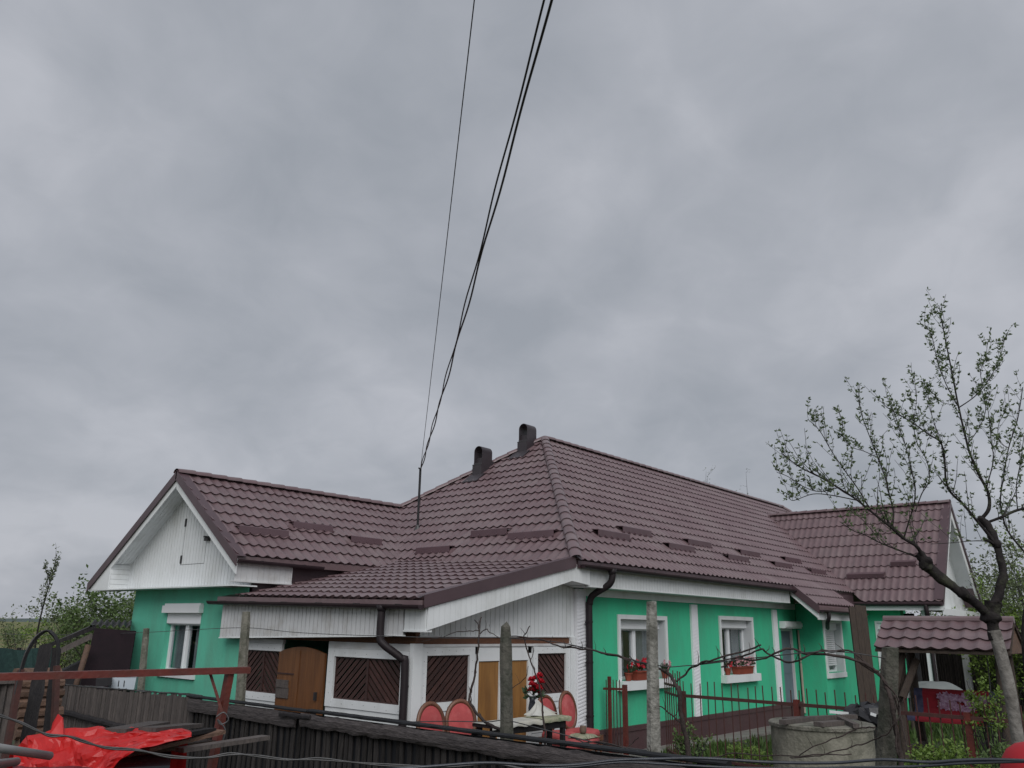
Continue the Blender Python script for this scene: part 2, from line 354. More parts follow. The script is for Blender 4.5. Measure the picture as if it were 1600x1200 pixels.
# ================================================================== SETTING
def ground_z(x, y):
    d = math.hypot(x-CAM.x, y-CAM.y)
    k = max(0, min(1, (7.0-d)/4.0)); k = k*k*(3-2*k)
    return .55*k
g = MB(); rings = [0, 1, 2, 3, 4, 5, 6, 7, 8.5, 10, 13, 17, 22, 30, 45, 70, 120, 250, 600, 1500]; ns = 64
for r_ in rings:
    for j in range(ns):
        a = 2*math.pi*j/ns; x = CAM.x+r_*math.cos(a); y = CAM.y+r_*math.sin(a); g.v.append(V((x, y, ground_z(x, y))))
for i in range(len(rings)-1):
    for j in range(ns): g.f.append((i*ns+j, i*ns+(j+1) % ns, (i+1)*ns+(j+1) % ns, (i+1)*ns+j))
obj('ground', g, 'ground', kind='structure', smooth=True)
h = MB()   # low tree-covered rise on the horizon
nh = 90; ring = []
for i in range(nh+1):
    a = math.pi*(-.35+1.35*i/nh); rr = 900
    z = 5+6*noise.noise(V((i*.31, 2.2, 0)))+3*noise.noise(V((i*1.3, 5.2, 0)))
    ring.append((rr*math.cos(a), rr*math.sin(a), max(1.5, z)))
for (x, y, z) in ring: h.v += [V((x, y, -1)), V((x*1.02, y*1.02, z)), V((x*1.12, y*1.12, -1))]
for i in range(nh):
    for k in range(2): h.f.append((i*3+k, i*3+k+1, (i+1)*3+k+1, (i+1)*3+k))
obj('hills', h, 'hills', kind='structure', smooth=True)
t = MB(); t.box(-5.0, -.02, -2.3, 0.3, -.05, .21); t.box(-.02, 8.8, -.6, -.05, -.05, .05)
obj('terrace', t, 'terrace', kind='structure')

# ================================================================== HOUSE
house = thing('house', 'long green house with maroon tiled hip roof, white gables and enclosed porch', 'house', (4, 3, 0))
def W(ox, oy, ux, uy, nx, ny): return (V((ox, oy, 0)), V((ux, uy, 0)), V((nx, ny, 0)))
WR = W(0, 0, 1, 0, 0, -1)            # long right-hand wall, a = X
WP = W(0, .05, 1, 0, 0, -1)          # porch side wall, a = X
WF = W(-4.2, 0, 0, 1, -1, 0)         # porch front wall, a = Y
WG = W(-4.26, 0, 0, 1, -1, 0)        # wing gable wall, a = Y
WE = W(0, -.7, 1, 0, 0, -1)          # extension wall facing the yard
WX = W(9.95, 0, 0, 1, -1, 0)         # extension wall beside the door
WW = W(13.6, 0, 0, 1, -1, 0)         # far wing wall

def wall(name, Wl, a0, a1, z0, z1, th, ops, mat, parent=house):
    O, U, Nn = Wl; mb = MB(); P = lambda a, z, d: O+U*a-Nn*d+V((0, 0, z))
    A = sorted({a0, a1, *[o[0] for o in ops], *[o[1] for o in ops]}); Z = sorted({z0, z1, *[o[2] for o in ops], *[o[3] for o in ops]})
    hole = lambda a, z: any(o[0] < a < o[1] and o[2] < z < o[3] for o in ops)
    for i in range(len(A)-1):
        for j in range(len(Z)-1):
            if hole((A[i]+A[i+1])/2, (Z[j]+Z[j+1])/2): continue
            for d in (0, th): mb.add([P(A[i], Z[j], d), P(A[i+1], Z[j], d), P(A[i+1], Z[j+1], d), P(A[i], Z[j+1], d)], [(0, 1, 2, 3)])
    def loop(p, q, r, s):
        for (a, b), (c, d) in (((p, r), (q, r)), ((q, r), (q, s)), ((q, s), (p, s)), ((p, s), (p, r))):
            mb.add([P(a, b, 0), P(c, d, 0), P(c, d, th), P(a, b, th)], [(0, 1, 2, 3)])
    loop(a0, a1, z0, z1)
    for o in ops: loop(*o)
    bm = bmesh.new(); me = bpy.data.meshes.new(name); me.from_pydata([tuple(p) for p in mb.v], [], mb.f); bm.from_mesh(me)
    bmesh.ops.remove_doubles(bm, verts=bm.verts, dist=1e-4); bmesh.ops.recalc_face_normals(bm, faces=bm.faces); bm.to_mesh(me); bm.free()
    me.materials.append(MATS[mat]); o = bpy.data.objects.new(name, me); C.objects.link(o); o.parent = parent; o.matrix_parent_inverse = INV[parent]
    return o

wall('wall', WR, .02, 9.94, .0, 3.2, .35, [(1.2, 2.9, 1.3, 2.44), (5.45, 7.1, 1.28, 2.50), (8.9, 9.85, .22, 2.36)], 'green')
wall('wall', W(0, 0, 0, 1, -1, 0), .36, 8.0, .0, 3.2, .3, [], 'white_old')
wall('wall', W(0, 8.0, 1, 0, 0, 1), -4.2, 20.0, .0, 3.2, .3, [], 'green')
wall('wall', W(20.3, 0, 0, 1, 1, 0), .0, 8.0, .0, 3.2, .3, [], 'green')
wall('wall', WG, 4.38, 8.7, .0, 2.96, .35, [(5.9, 7.22, 1.32, 2.42)], 'green_wing')
wall('wall', W(0, 4.38, 1, 0, 0, -1), -4.24, -.02, .0, 3.3, .25, [], 'green_wing')
wall('wall', W(0, 8.68, 1, 0, 0, 1), -3.9, 0, .0, 2.9, .25, [], 'green_wing')
wall('wall', WX, -.69, -.02, .0, 3.0, .2, [], 'green')
wall('wall', WE, 9.955, 13.4, .0, 2.78, .3, [(10.08, 11.32, 1.22, 2.5)], 'green')
wall('wall', WW, -1.7, -.72, .0, 3.0, .3, [(-1.42, -1.0, 1.2, 2.55)], 'green')
obj('plinth', MB().slab(WR, .02, 9.9, -.05, .48, 0, .05).slab(WR, .02, 9.9, .40, .49, .0, .065), 'plinth', house)

def window(Wl, a0, a1, b0, b1, dep, box_h=.18, sill=None, trim=0, trimn=.03, shut=0, curtain=True, sillout=.14, box_out=None, mull=.5):
    """frame at depth dep inside the opening a0..a1, b0..b1"""
    fr = MB(); d0, d1 = -dep-.07, -dep; t = .055; top = b1-box_h+.02
    fr.slab(Wl, a0, a0+t, b0, top, d0, d1); fr.slab(Wl, a1-t, a1, b0, top, d0, d1)
    fr.slab(Wl, a0+t, a1-t, b0, b0+t, d0, d1); fr.slab(Wl, a0+t, a1-t, top-t, top, d0, d1)
    m = a0+(a1-a0)*mull; fr.slab(Wl, m-.06, m+.06, b0+t, top-t, d0, d1+.006)
    fr.slab(Wl, m-.006, m+.006, b0+t, top-t, d1+.006, d1+.016)
    win = obj('window', fr, 'pvc', house)
    for p, q in ((a0+t, m-.06), (m+.06, a1-t)):
        obj('pane', MB().slab(Wl, p, q, b0+t, top-t, d0+.03, d0+.036), 'glass', win)
    bx = MB(); o1 = d1+.10 if box_out is None else box_out
    bx.slab(Wl, a0+.004, a1-.004, b1-box_h, b1-.004, d0, o1)
    bx.slab(Wl, a0+.004, a1-.004, b1-box_h-.02, b1-box_h+.02, d1-.02, o1-.04)
    obj('shutter_box', bx, 'pvc', win)
    if shut:
        s = MB(); z = top-.02
        while z > b0+shut:
            s.slab(Wl, a0+.03, a1-.03, z-.052, z-.006, d1+.012, d1+.028); z -= .055
        obj('roller_shutter', s, 'pvc', win, kind='stuff')
    if curtain:
        c = MB(); n = 40
        for i in range(n+1):
            a = a0+.06+(a1-a0-.12)*i/n; d = d0-.05+.02*math.sin(i*1.9)+.01*math.sin(i*.7)
            c.v += [Wl[0]+Wl[1]*a+Wl[2]*d+V((0, 0, z)) for z in (b0+.02, top)]
        skip = range(int(n*.36), int(n*.56))
        c.f = [(2*i, 2*i+2, 2*i+3, 2*i+1) for i in range(n) if i not in skip]
        obj('curtain', c, 'curtain', win, smooth=True, flip=False)
    obj('dark_room', MB().slab(Wl, a0-.3, a1+.3, b0-.3, b1+.3, d0-1.15, d0-1.1), 'interior', win)
    if sill:
        h_, e_ = sill
        obj('sill', MB().slab(Wl, a0-e_, a1+e_, b0-h_, b0-.004, -dep, sillout), 'white', win)
    if trim:
        tm = MB(); tz = b0+.0
        tm.slab(Wl, a0-trim, a0, tz, b1, .002, trimn); tm.slab(Wl, a1, a1+trim, tz, b1, .002, trimn); tm.slab(Wl, a0-trim, a1+trim, b1, b1+trim, .002, trimn)
        obj('surround', tm, 'white', win)
        rv = MB(); rv.slab(Wl, a0, a0+.004, b0, b1, -dep, .0); rv.slab(Wl, a1-.004, a1, b0, b1, -dep, .0); rv.slab(Wl, a0, a1, b1-.003, b1+.001, -dep, .0)
        obj('reveal', rv, 'reveal', win)
    return win
window(WR, 1.2, 2.9, 1.3, 2.44, .22, sill=(.17, .12), trim=.085, trimn=.035)
window(WR, 5.45, 7.1, 1.28, 2.50, .22, sill=(.17, .10), trim=.085, trimn=.035)
window(WG, 5.9, 7.22, 1.32, 2.42, .11, box_h=.2, sill=(.10, .04), sillout=.05)
window(WE, 10.08, 11.32, 1.22, 2.5, .2, sill=(.13, .08), trim=.08, shut=.2, curtain=False, sillout=.05)
window(WW, -1.42, -1.0, 1.2, 2.55, .12, sill=(.12, .05), trim=.05, shut=.02, curtain=False, sillout=.05)
obj('window_awning_box', MB().slab(WG, 5.84, 7.27, 2.42, 2.56, .002, .10).slab(WG, 5.86, 7.25, 2.56, 2.60, .002, .06), 'pvc', house)
# grey entrance door with roller box
dr = obj('door', MB().slab(WR, 8.92, 9.83, .24, 2.30, -.2, -.14), 'door_grey', house)
for b0_, b1_ in ((.4, 1.05), (1.2, 2.1)): obj('door_panel', MB().slab(WR, 9.05, 9.72, b0_, b1_, -.139, -.125), 'door_grey', dr)
obj('door_frame', MB().slab(WR, 8.9, 8.95, .22, 2.33, -.22, -.08).slab(WR, 9.8, 9.85, .22, 2.33, -.22, -.08).slab(WR, 8.95, 9.8, 2.27, 2.33, -.22, -.08), 'white_old', dr)
obj('door_handle', MB().slab(WR, 9.04, 9.07, 1.15, 1.3, -.139, -.09), 'hinge', dr)
obj('shutter_box', MB().slab(WR, 8.82, 9.93, 2.34, 2.52, .002, .16).slab(WR, 8.82, 9.93, 2.38, 2.48, .16, .19), 'pvc', dr)
obj('drain_pipe', MB().tube([(9.92, -.06, .2), (9.92, -.06, 1.45)], .03, 8).tube([(9.92, -.06, 1.47), (9.92, -.06, 2.3)], .024, 8), 'beige', house)
# white pilaster strips
for a0_, a1_ in ((4.02, 4.30), (8.36, 8.62)):
    s = MB(); s.slab(WR, a0_, a1_, .49, 2.80, .002, .05)
    p_ = obj('pilaster', s, 'white_tex', house)
s = MB(); s.slab(WP, -.26, .02, .2, 2.95, .002, .10)
zq = .25
while zq < 2.9:
    s.hexa([V((-.25, -.055, zq)), V((.01, -.055, zq+.05)), V((.01, -.055, zq+.075)), V((-.25, -.055, zq+.025))], [V((-.25, -.060, zq)), V((.01, -.060, zq+.05)), V((.01, -.060, zq+.075)), V((-.25, -.060, zq+.025))]); zq += .06
obj('pilaster', s, 'white_tex', house)
s = MB(); zq = .55
for a0_, a1_ in ((4.03, 4.29), (8.37, 8.61)):
    zq = .53
    while zq < 2.7:
        s.hexa([V((a0_, -.05, zq)), V((a1_, -.05, zq+.06)), V((a1_, -.05, zq+.085)), V((a0_, -.05, zq+.025))], [V((a0_, -.0545, zq)), V((a1_, -.0545, zq+.06)), V((a1_, -.0545, zq+.085)), V((a0_, -.0545, zq+.025))]); zq += .07
obj('pilaster_relief', s, 'white_tex', house, kind='stuff')
obj('wall_band', MB().slab(WR, .02, 9.9, 2.83, 2.985, .002, .03), 'white', house)

# ---- roof planes
A = V((-.9, -.5, 3.4)); B = V((3.9, 4, 7.05)); RE = V((19.4, 4, 7.05))
sh = (7.05-3.4)/4.8; sr = (7.05-3.4)/4.5
Cc = V((-.9+(5.13-3.4)/sh, 6.7, 5.13)); D_ = V((-.9, 4.2, 3.4))
zr = lambda y: 3.4+sr*(y+.5)
G0 = V((-4.71, 4.2, 3.4)); G1 = V((-4.71, 6.7, 5.13)); GL = V((-4.71, 10.0, 3.0))
P0 = V((-4.5, -.5, 2.60)); pn = (V((-4.5, 4.95, 2.71))-P0).cross(A-P0)
def zp(x, y): return P0.z-((x-P0.x)*pn.x+(y-P0.y)*pn.y)/pn.z
xm = lambda y: next(x/1000 for x in range(-1100, 2000, 5) if 3.4+sh*(x/1000+.9) >= zp(x/1000, y)-.0)
PT = V((xm(4.2), 4.2, 0)); PT.z = zp(PT.x, PT.y)
XR, ZR, XE, ZE = 15.57, 6.2, 13.16, 3.15
sw = (ZR-ZE)/(XR-XE); vx = XE+(3.4-ZE)/sw; ym = -.5+(ZR-3.4)/sr
pz = lambda x, y: V((x, y, zp(x, y)))
rz = lambda x, y: V((x, y, zr(y)))
FACES = [  # (polygon 3D, eave point, eave direction, step, wave)
    ('hip', [A, B, Cc, D_], A, V((0, 1, 0)), .355, .21),
    ('right', [A, rz(vx, -.5), rz(XR, ym), rz(XR, 4), B], A, V((1, 0, 0)), .362, .21),
    ('right', [rz(8.66, -1.13), rz(11.55, -1.13), rz(11.55, -.5), rz(8.66, -.5)], A, V((1, 0, 0)), .362, .21),
    ('right', [rz(XR, ym), rz(17.8, -.5), rz(23, -.5), RE, rz(XR, 4)], A, V((1, 0, 0)), .362, .21),
    ('wing', [G0, D_, Cc, G1], G0, V((1, 0, 0)), .385, .21),
    ('porch', [P0, pz(-.9, -.5), PT, pz(PT.x, 4.36), pz(-4.5, 4.36)], P0, V((0, 1, 0)), .385, .205),
    ('porch', [pz(-4.5, 4.36), pz(-4.27, 4.36), pz(-4.27, 4.95), pz(-4.5, 4.95)], P0, V((0, 1, 0)), .385, .205),
    ('far', [V((XE, -3, ZE)), V((XE, -.5-(vx-XE)*(ym+.5)/(XR-vx), ZE)), V((XR, ym, ZR)), V((XR, -3, ZR))], V((XE, -3, ZE)), V((0, 1, 0)), .455, .2),
]
NX = 8
def tile_verts(wv, st):
    vs, fs = [], []
    prof = lambda t: .024*(.5+.5*math.cos(2*math.pi*t))**1.3
    rows = ((.035, -.030, 0), (.0, .0, .031), (.5, 0, .0155), (1.04, 0, .0))
    for yy, _, lift in rows:
        for i in range(NX+1):
            t_ = i/NX; z = prof(t_)+lift+.006
            if yy == .035: z = prof(t_)-.006
            arc = -.034*math.sin(math.pi*t_) if yy in (0.0,) else 0
            vs.append((t_*wv, yy*st+arc, z))
    for r_ in range(3):
        for i in range(NX):
            a = r_*(NX+1)+i; fs.append((a, a+1, a+NX+2, a+NX+1))
    return vs, fs
tile_mesh = {}
roof_parts = []
cand = []
roof = None
deck = MB()
for (_, poly, *_r) in FACES:
    n = (poly[1]-poly[0]).cross(poly[2]-poly[0]).normalized(); n = n if n.z > 0 else -n
    deck.prism([p-n*.012 for p in poly], -n*.10)
# hidden slopes as plain decks
back = [[B, RE, V((23.0, 8.7, 3.25)), V((-.9, 8.9, 3.25)), Cc], [G1, GL, V((1.0, 10, 3.0)), Cc], [RE, V((23, -.5, 3.4)), V((23, 8.7, 3.25))],
        [V((XR, -3, ZR)), V((2*XR-XE, -3, ZE)), V((2*XR-XE, -.5, ZE)), V((XR, ym, ZR))]]
for poly in back:
    n = (poly[1]-poly[0]).cross(poly[2]-poly[0]).normalized(); n = n if n.z > 0 else -n
    deck.prism([p for p in poly], -n*.08)
roof = obj('roof', deck, 'roof', house)
rest = MB()
for fi, (fname, poly, org, ed, st, wv) in enumerate(FACES):
    n = (poly[1]-poly[0]).cross(poly[2]-poly[0]).normalized(); n = n if n.z > 0 else -n
    ed = (ed-n*ed.dot(n)).normalized(); us = n.cross(ed).normalized()
    if us.z < 0: us = -us
    # keep local frame right-handed: x=ed', y=us, z=n
    xd = us.cross(n)
    loc = [((p-org).dot(xd), (p-org).dot(us)) for p in poly]
    ar = sum(loc[i][0]*loc[(i+1) % len(loc)][1]-loc[(i+1) % len(loc)][0]*loc[i][1] for i in range(len(loc)))
    if ar < 0: loc = loc[::-1]
    x0, x1 = min(p[0] for p in loc), max(p[0] for p in loc); y0, y1 = min(p[1] for p in loc), max(p[1] for p in loc)
    tv, tf = tile_verts(wv, st); key = (wv, st)
    if key not in tile_mesh:
        mbt = MB(); mbt.add(tv, tf); tile_mesh[key] = mesh_of('tile', mbt, 'roof', smooth=False, flip=False)
    edges = [(loc[i], loc[(i+1) % len(loc)]) for i in range(len(loc))]
    def inside(p, eps=0.0):
        return min(((b[0]-a[0])*(p[1]-a[1])-(b[1]-a[1])*(p[0]-a[0]))/max(1e-6, math.hypot(b[0]-a[0], b[1]-a[1])) for a, b in edges)
    for j in range(math.floor(y0/st-.001), math.ceil(y1/st)):
        for i in range(math.floor(x0/wv), math.ceil(x1/wv)):
            ox, oy = i*wv, j*st
            if oy < y0-.02: continue
            cs = [(ox, oy), (ox+wv, oy), (ox+wv, oy+st), (ox, oy+st)]
            dd = [inside(c) for c in cs]
            M4 = Matrix.Translation(org+xd*ox+us*oy) @ Matrix((xd, us, n)).transposed().to_4x4()
            if min(dd) > -.012:
                ctr = M4 @ V((wv/2, st/2, 0)); sz = (proj(M4 @ V((0, 0, 0))), proj(M4 @ V((wv, 0, 0))), proj(M4 @ V((0, st, 0))))
                area = abs((sz[1][0]-sz[0][0])*(sz[2][1]-sz[0][1])-(sz[1][1]-sz[0][1])*(sz[2][0]-sz[0][0]))
                cand.append((area, key, M4, tv, tf))
            elif max(dd) > .0 or inside((ox+wv/2, oy+st/2)) > -wv:
                bm = bmesh.new(); bv = [bm.verts.new((v[0]+ox, v[1]+oy, v[2])) for v in tv]
                for f in tf: bm.faces.new([bv[k] for k in f])
                for a, b in edges:
                    nn = V((-(b[1]-a[1]), b[0]-a[0], 0)).normalized()
                    bmesh.ops.bisect_plane(bm, geom=bm.verts[:]+bm.edges[:]+bm.faces[:], plane_co=(a[0]-nn.x*.02, a[1]-nn.y*.02, 0), plane_no=-nn, clear_outer=True)
                    if not bm.faces: break
                if bm.faces:
                    bm.verts.ensure_lookup_table(); bm.verts.index_update()
                    MM = Matrix.Translation(org) @ Matrix((xd, us, n)).transposed().to_4x4()
                    rest.add([MM @ v.co for v in bm.verts], [tuple(v.index for v in f.verts) for f in bm.faces])
                bm.free()
cand.sort(key=lambda c: -c[0])
for k, (ar, key, M4, tv, tf) in enumerate(cand):
    if k < 298: inst('tile', tile_mesh[key], M4, roof)
    else: rest.add([M4 @ V(v) for v in tv], tf)
obj('roof_tiling', rest, 'roof', house, kind='stuff', flip=False)

# ridge and hip caps: one short half-round piece after another
capm = MB(); nc = 10
for k, (yy, r0, lift) in enumerate(((-.012, .110, .010), (.04, .110, .009), (.36, .101, .0))):
    for i in range(nc+1):
        a = math.pi*i/nc; capm.v.append(V((r0*math.cos(a)*1.08, yy, r0*math.sin(a)*.85+lift-.01)))
for k in range(2):
    for i in range(nc): capm.f.append((k*(nc+1)+i, k*(nc+1)+i+1, (k+1)*(nc+1)+i+1, (k+1)*(nc+1)+i))
cap_me = mesh_of('ridge_cap', capm, 'roof', smooth=True, flip=False)
def caps(p, q, rise=.03):
    p = V(p); q = V(q); d = q-p; n = round(d.length/.35); y = d.normalized(); x = y.cross(V((0, 0, 1))).normalized(); z = x.cross(y)
    for i in range(n):
        o = p+d*(i/n)+z*rise; k = (d.length/n)/.35
        M4 = Matrix.Translation(o) @ Matrix((x, y*k, z)).transposed().to_4x4()
        inst('ridge_cap', cap_me, M4, roof)
caps(A+V((-.05, -.05, -.02)), B); caps(RE, B); caps(Cc, B); caps(Cc, G1+V((-.02, 0, 0))); caps(V((XR, -3, ZR)), V((XR, ym, ZR))); caps(V((23, -.5, 3.4)), RE)
# open end disc of the hip cap, valley strips
hd = (B-A).normalized()
vs_ = MB(); vd = V((0, 0, .035))
def strip(mb, p, q, wd, lift=.035):
    p = V(p)+V((0, 0, lift)); q = V(q)+V((0, 0, lift)); d = (q-p).normalized(); a = d.cross(V((0, 0, 1))).normalized()*wd/2
    mb.hexa([p-a, p+a, p+a-V((0, 0, .006)), p-a-V((0, 0, .006))], [q-a, q+a, q+a-V((0, 0, .006)), q-a-V((0, 0, .006))])
for p_, q_, k_ in ((D_, Cc, .2), (V((vx, -.5, 3.4)), V((XR, ym, ZR)), .12)):
    vs_ = MB(); strip(vs_, p_, q_, k_, .05); obj('valley_flashing', vs_, 'roof', house)
pass

# snow guards, placed from the photograph on the roof planes
def on_plane(x, y, p0, n):
    d = ray(x, y); t_ = (V(p0)-CAM).dot(n)/d.dot(n); return CAM+d*t_
nH = V((-sh, 0, 1)).normalized(); nR = V((0, -sr, 1)).normalized(); nW = V((0, -(5.13-3.4)/2.5, 1)).normalized(); nF = V((-sw, 0, 1)).normalized()
def guard(x, y, ln, p0, n, ed, st=.36):
    p = on_plane(x, y, p0, n); u = n.cross(ed).normalized(); u = u if u.z > 0 else -u
    a = p-ed*ln/2; b_ = p+ed*ln/2; m = MB()
    m.hexa([a+n*.04, b_+n*.04, b_+n*.04+u*.02, a+n*.04+u*.02], [a+n*.145+u*.08, b_+n*.145+u*.08, b_+n*.145+u*.10, a+n*.145+u*.10])
    m.hexa([a+n*.13+u*.09, b_+n*.13+u*.09, b_+n*.145+u*.09, a+n*.145+u*.09], [a+n*.03+u*.24, b_+n*.03+u*.24, b_+n*.045+u*.24, a+n*.045+u*.24])
    k = int(ln/.21)
    for i in range(k+1):
        q = a+ed*(ln*i/max(1, k)); m.bar(q+n*.01, q+n*.08, .03, .02, up=ed)
    obj('snow_guard', m, 'roof_guard', house)
for x, y in ((676, 867), (764, 840), (829, 844)): guard(x, y, 1.0 if x < 800 else 1.15, A, nH, V((0, 1, 0)))
for x, y in ((959, 844), (995, 838), (1065, 863), (1093, 856), (1154, 879), (1172, 871), (1224, 889), (1239, 881), (1279, 899)): guard(x, y, 1.15, A, nR, V((1, 0, 0)))
for x, y, ln in ((412, 839, 1.1), (489, 831, 1.0), (572, 852, .85)): guard(x, y, ln, G0, nW, V((1, 0, 0)))
for x, y, ln in ((1353, 905, 1.1), (1412, 886, .7)): guard(x, y, ln, V((XE, -3, ZE)), nF, V((0, 1, 0)))

# ---- gutters and downpipes
def gutter(p, q, r_=.065, mat='gutter', parent=house):
    p = V(p); q = V(q); d = (q-p).normalized(); s = d.cross(V((0, 0, 1))).normalized(); m = MB(); n = 8
    for e_ in (p, q):
        for rr in (r_, r_-.008):
            for i in range(n+1):
                a = math.pi*i/n; m.v.append(e_+s*math.cos(a)*rr-V((0, 0, math.sin(a)*rr)))
    o2 = 2*(n+1)
    for i in range(n):
        m.f += [(i, i+1, o2+i+1, o2+i), (n+1+i, n+2+i, o2+n+2+i, o2+n+1+i)]
    m.f += [(0, n+1, o2+n+1, o2), (n, 2*n+1, o2+2*n+1, o2+n), tuple(range(0, n+1)), tuple(range(o2, o2+n+1))]
    gt = obj('gutter', m, mat, parent, smooth=False)
    k = max(2, int((q-p).length/.9)); br = MB()
    for i in range(k):
        c = p+(q-p)*((i+.5)/k); br.bar(c-s*.07+V((0, 0, .004)), c+s*.07+V((0, 0, .004)), .02, .008)
    obj('gutter_bracket', br, 'wire', gt)
    return gt
def eave_strip(p, q, out, parent=house, mat='roof_dark', hgt=.13):   # maroon drip strip under the first tiles
    p = V(p); q = V(q); out = V(out); m = MB()
    m.hexa([p-V((0, 0, hgt)), q-V((0, 0, hgt)), q-V((0, 0, hgt))+out*.02, p-V((0, 0, hgt))+out*.02], [p-V((0, 0, .004)), q-V((0, 0, .004)), q-V((0, 0, .004))+out*.02, p-V((0, 0, .004))+out*.02])
    return obj('eave_flashing', m, mat, parent)
eave_strip((-4.5, -.46, 2.60), (-4.5, 4.95, 2.71), (-1, 0, 0), mat='roof'); gutter((-4.575, -.5, 2.53), (-4.575, 5.12, 2.63))
eave_strip((-.86, -.5, 3.4), (8.64, -.5, 3.4), (0, -1, 0)); gutter((-.80, -.575, 3.33), (8.62, -.575, 3.30))
eave_strip((8.72, -1.13, zr(-1.13)), (11.53, -1.13, zr(-1.13)), (0, -1, 0), mat='roof'); gutter((8.70, -1.205, 2.80), (12.1, -1.205, 2.78))
eave_strip((XE, -2.98, ZE), (XE, -.4, ZE), (-1, 0, 0)); gutter((XE-.075, -2.95, 3.08), (XE-.075, -.5, 3.10))
eave_strip((-4.68, 4.2, 3.4), (-1.0, 4.2, 3.4), (0, -1, 0), mat='roof'); gutter((-4.68, 4.125, 3.33), (-2.85, 4.125, 3.31))
obj('downpipe', MB().tube(smoothline([(-4.575, .33, 2.50), (-4.575, .33, 2.10), (-4.54, .28, 1.98), (-4.36, .10, 1.80), (-4.31, .06, 1.66), (-4.31, .06, .22)], 5), .058, 10)
    .tube([(-4.575, .33, 2.53), (-4.575, .33, 2.44)], [.085, .06], 10).box(-4.31, -4.2, .03, .09, 1.40, 1.43), 'pipe', house, smooth=True)
dp = obj('downpipe', MB().tube(smoothline([(.12, -.575, 3.30), (.12, -.575, 3.16), (.10, -.50, 3.02), (.03, -.20, 2.84), (.02, -.13, 2.68), (.02, -.12, 2.5), (.02, -.12, .2)], 6), .062, 10)
    .tube([(.12, -.575, 3.31), (.12, -.575, 3.2)], [.09, .064], 10), 'pipe', house, smooth=True)
for z in (.75, 1.65, 2.35): obj('pipe_clip', MB().lathe([(.068, z), (.07, z+.03)], 10, (.02, -.12, 0)).box(-.09, .0, -.13, -.10, z, z+.025), 'pipe', dp)
obj('downpipe', MB().tube(smoothline([(9.15, -1.205, 2.78), (9.15, -1.205, 2.62), (9.25, -1.12, 2.5), (9.6, -.98, 2.36)], 5), .05, 10), 'pipe', house, smooth=True)
obj('downpipe', MB().tube(smoothline([(XE-.075, -2.55, 3.05), (XE-.05, -2.55, 2.8), (XE+.2, -2.5, 2.5), (XE+.25, -2.48, 2.2), (XE+.26, -2.48, .1)], 5), .06, 10), 'pipe', house, smooth=True)

# ---- eaves, fascias and soffits in white boards
f = MB(); f.boards(WR, -.46, 8.62, .105, .007, 2.985, 3.30, .40, .425)
obj('eave_fascia', f, 'white', house, kind='stuff')
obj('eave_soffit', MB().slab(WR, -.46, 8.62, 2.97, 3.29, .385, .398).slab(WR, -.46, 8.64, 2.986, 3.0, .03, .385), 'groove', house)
f = MB(); f.slab(WR, -.46, 8.62, 2.965, 2.985, .032, .43)
obj('soffit_trim', f, 'white', house)
# porch verge: white sloping board under maroon flashing
vz = lambda a: 2.23+(a+4.26)*.2485
pv = MB(); Wv = W(0, -.46, 1, 0, 0, -1)
pv.boards(Wv, -4.42, -1.0, .11, .004, vz, lambda a: vz(a)+.31, 0, .025); pv.boards(Wv, -1.0, -.46, .11, .004, lambda a: 3.04-(a+1.0)*.09, lambda a: 3.33, 0, .025)
obj('verge_board', pv, 'white', house, kind='stuff')
pf = MB(); q0 = V((-4.53, -.52, zp(-4.53, -.5))); q1 = V((-.93, -.52, 3.43))
pf.hexa([q0+V((0, 0, -.10)), q1+V((0, 0, -.16)), q1+V((0, .015, -.16)), q0+V((0, .015, -.10))], [q0+V((0, 0, .07)), q1+V((0, 0, .03)), q1+V((0, .015, .03)), q0+V((0, .015, .07))])
pf.hexa([q0+V((0, 0, .07)), q1+V((0, 0, .03)), q1+V((0, .16, .03)), q0+V((0, .16, .07))], [q0+V((0, 0, .076)), q1+V((0, 0, .036)), q1+V((0, .16, .036)), q0+V((0, .16, .076))])
obj('verge_flashing', pf, 'roof_dark', house)
so = MB(); so.hexa([V((-4.42, -.45, vz(-4.42)+.01)), V((-1.0, -.45, vz(-1)+.01)), V((-1.0, .0, vz(-1)+.01)), V((-4.42, .0, vz(-4.42)+.01))],
    [V((-4.42, -.45, vz(-4.42)+.03)), V((-1.0, -.45, vz(-1)+.03)), V((-1.0, .0, vz(-1)+.03)), V((-4.42, .0, vz(-4.42)+.03))])
so.hexa([V((-1.0, -.45, 3.04)), V((-.44, -.45, 2.99)), V((-.44, .0, 2.99)), V((-1.0, .0, 3.04))], [V((-1.0, -.45, 3.06)), V((-.44, -.45, 3.01)), V((-.44, .0, 3.01)), V((-1.0, .0, 3.06))])
obj('verge_soffit', so, 'white', house)
bx_ = MB(); We = W(-4.42, 0, 0, 1, -1, 0); bx_.boards(We, -.46, -.02, .11, .006, 2.19, 2.58, 0, .02); bx_.slab(We, -.47, -.01, 2.165, 2.19, -.1, .03)
obj('eave_end_box', bx_, 'white', house)
# white board triangle above the porch side windows
up_ = MB(); up_.boards(WP, -4.14, -.27, .115, .010, 2.115, lambda a: min(3.04, vz(a)+.02), .012, .035); up_.slab(WP, -4.14, -.27, 2.095, 2.115, .0, .05)
obj('side_panel', up_, 'white', house, kind='stuff')
bk = MB(); bk.boards(WP, -4.14, -.27, .9, 0, 2.10, lambda a: min(3.04, vz(a)+.02), -.02, .006)
obj('side_panel_backing', bk, 'groove', house)
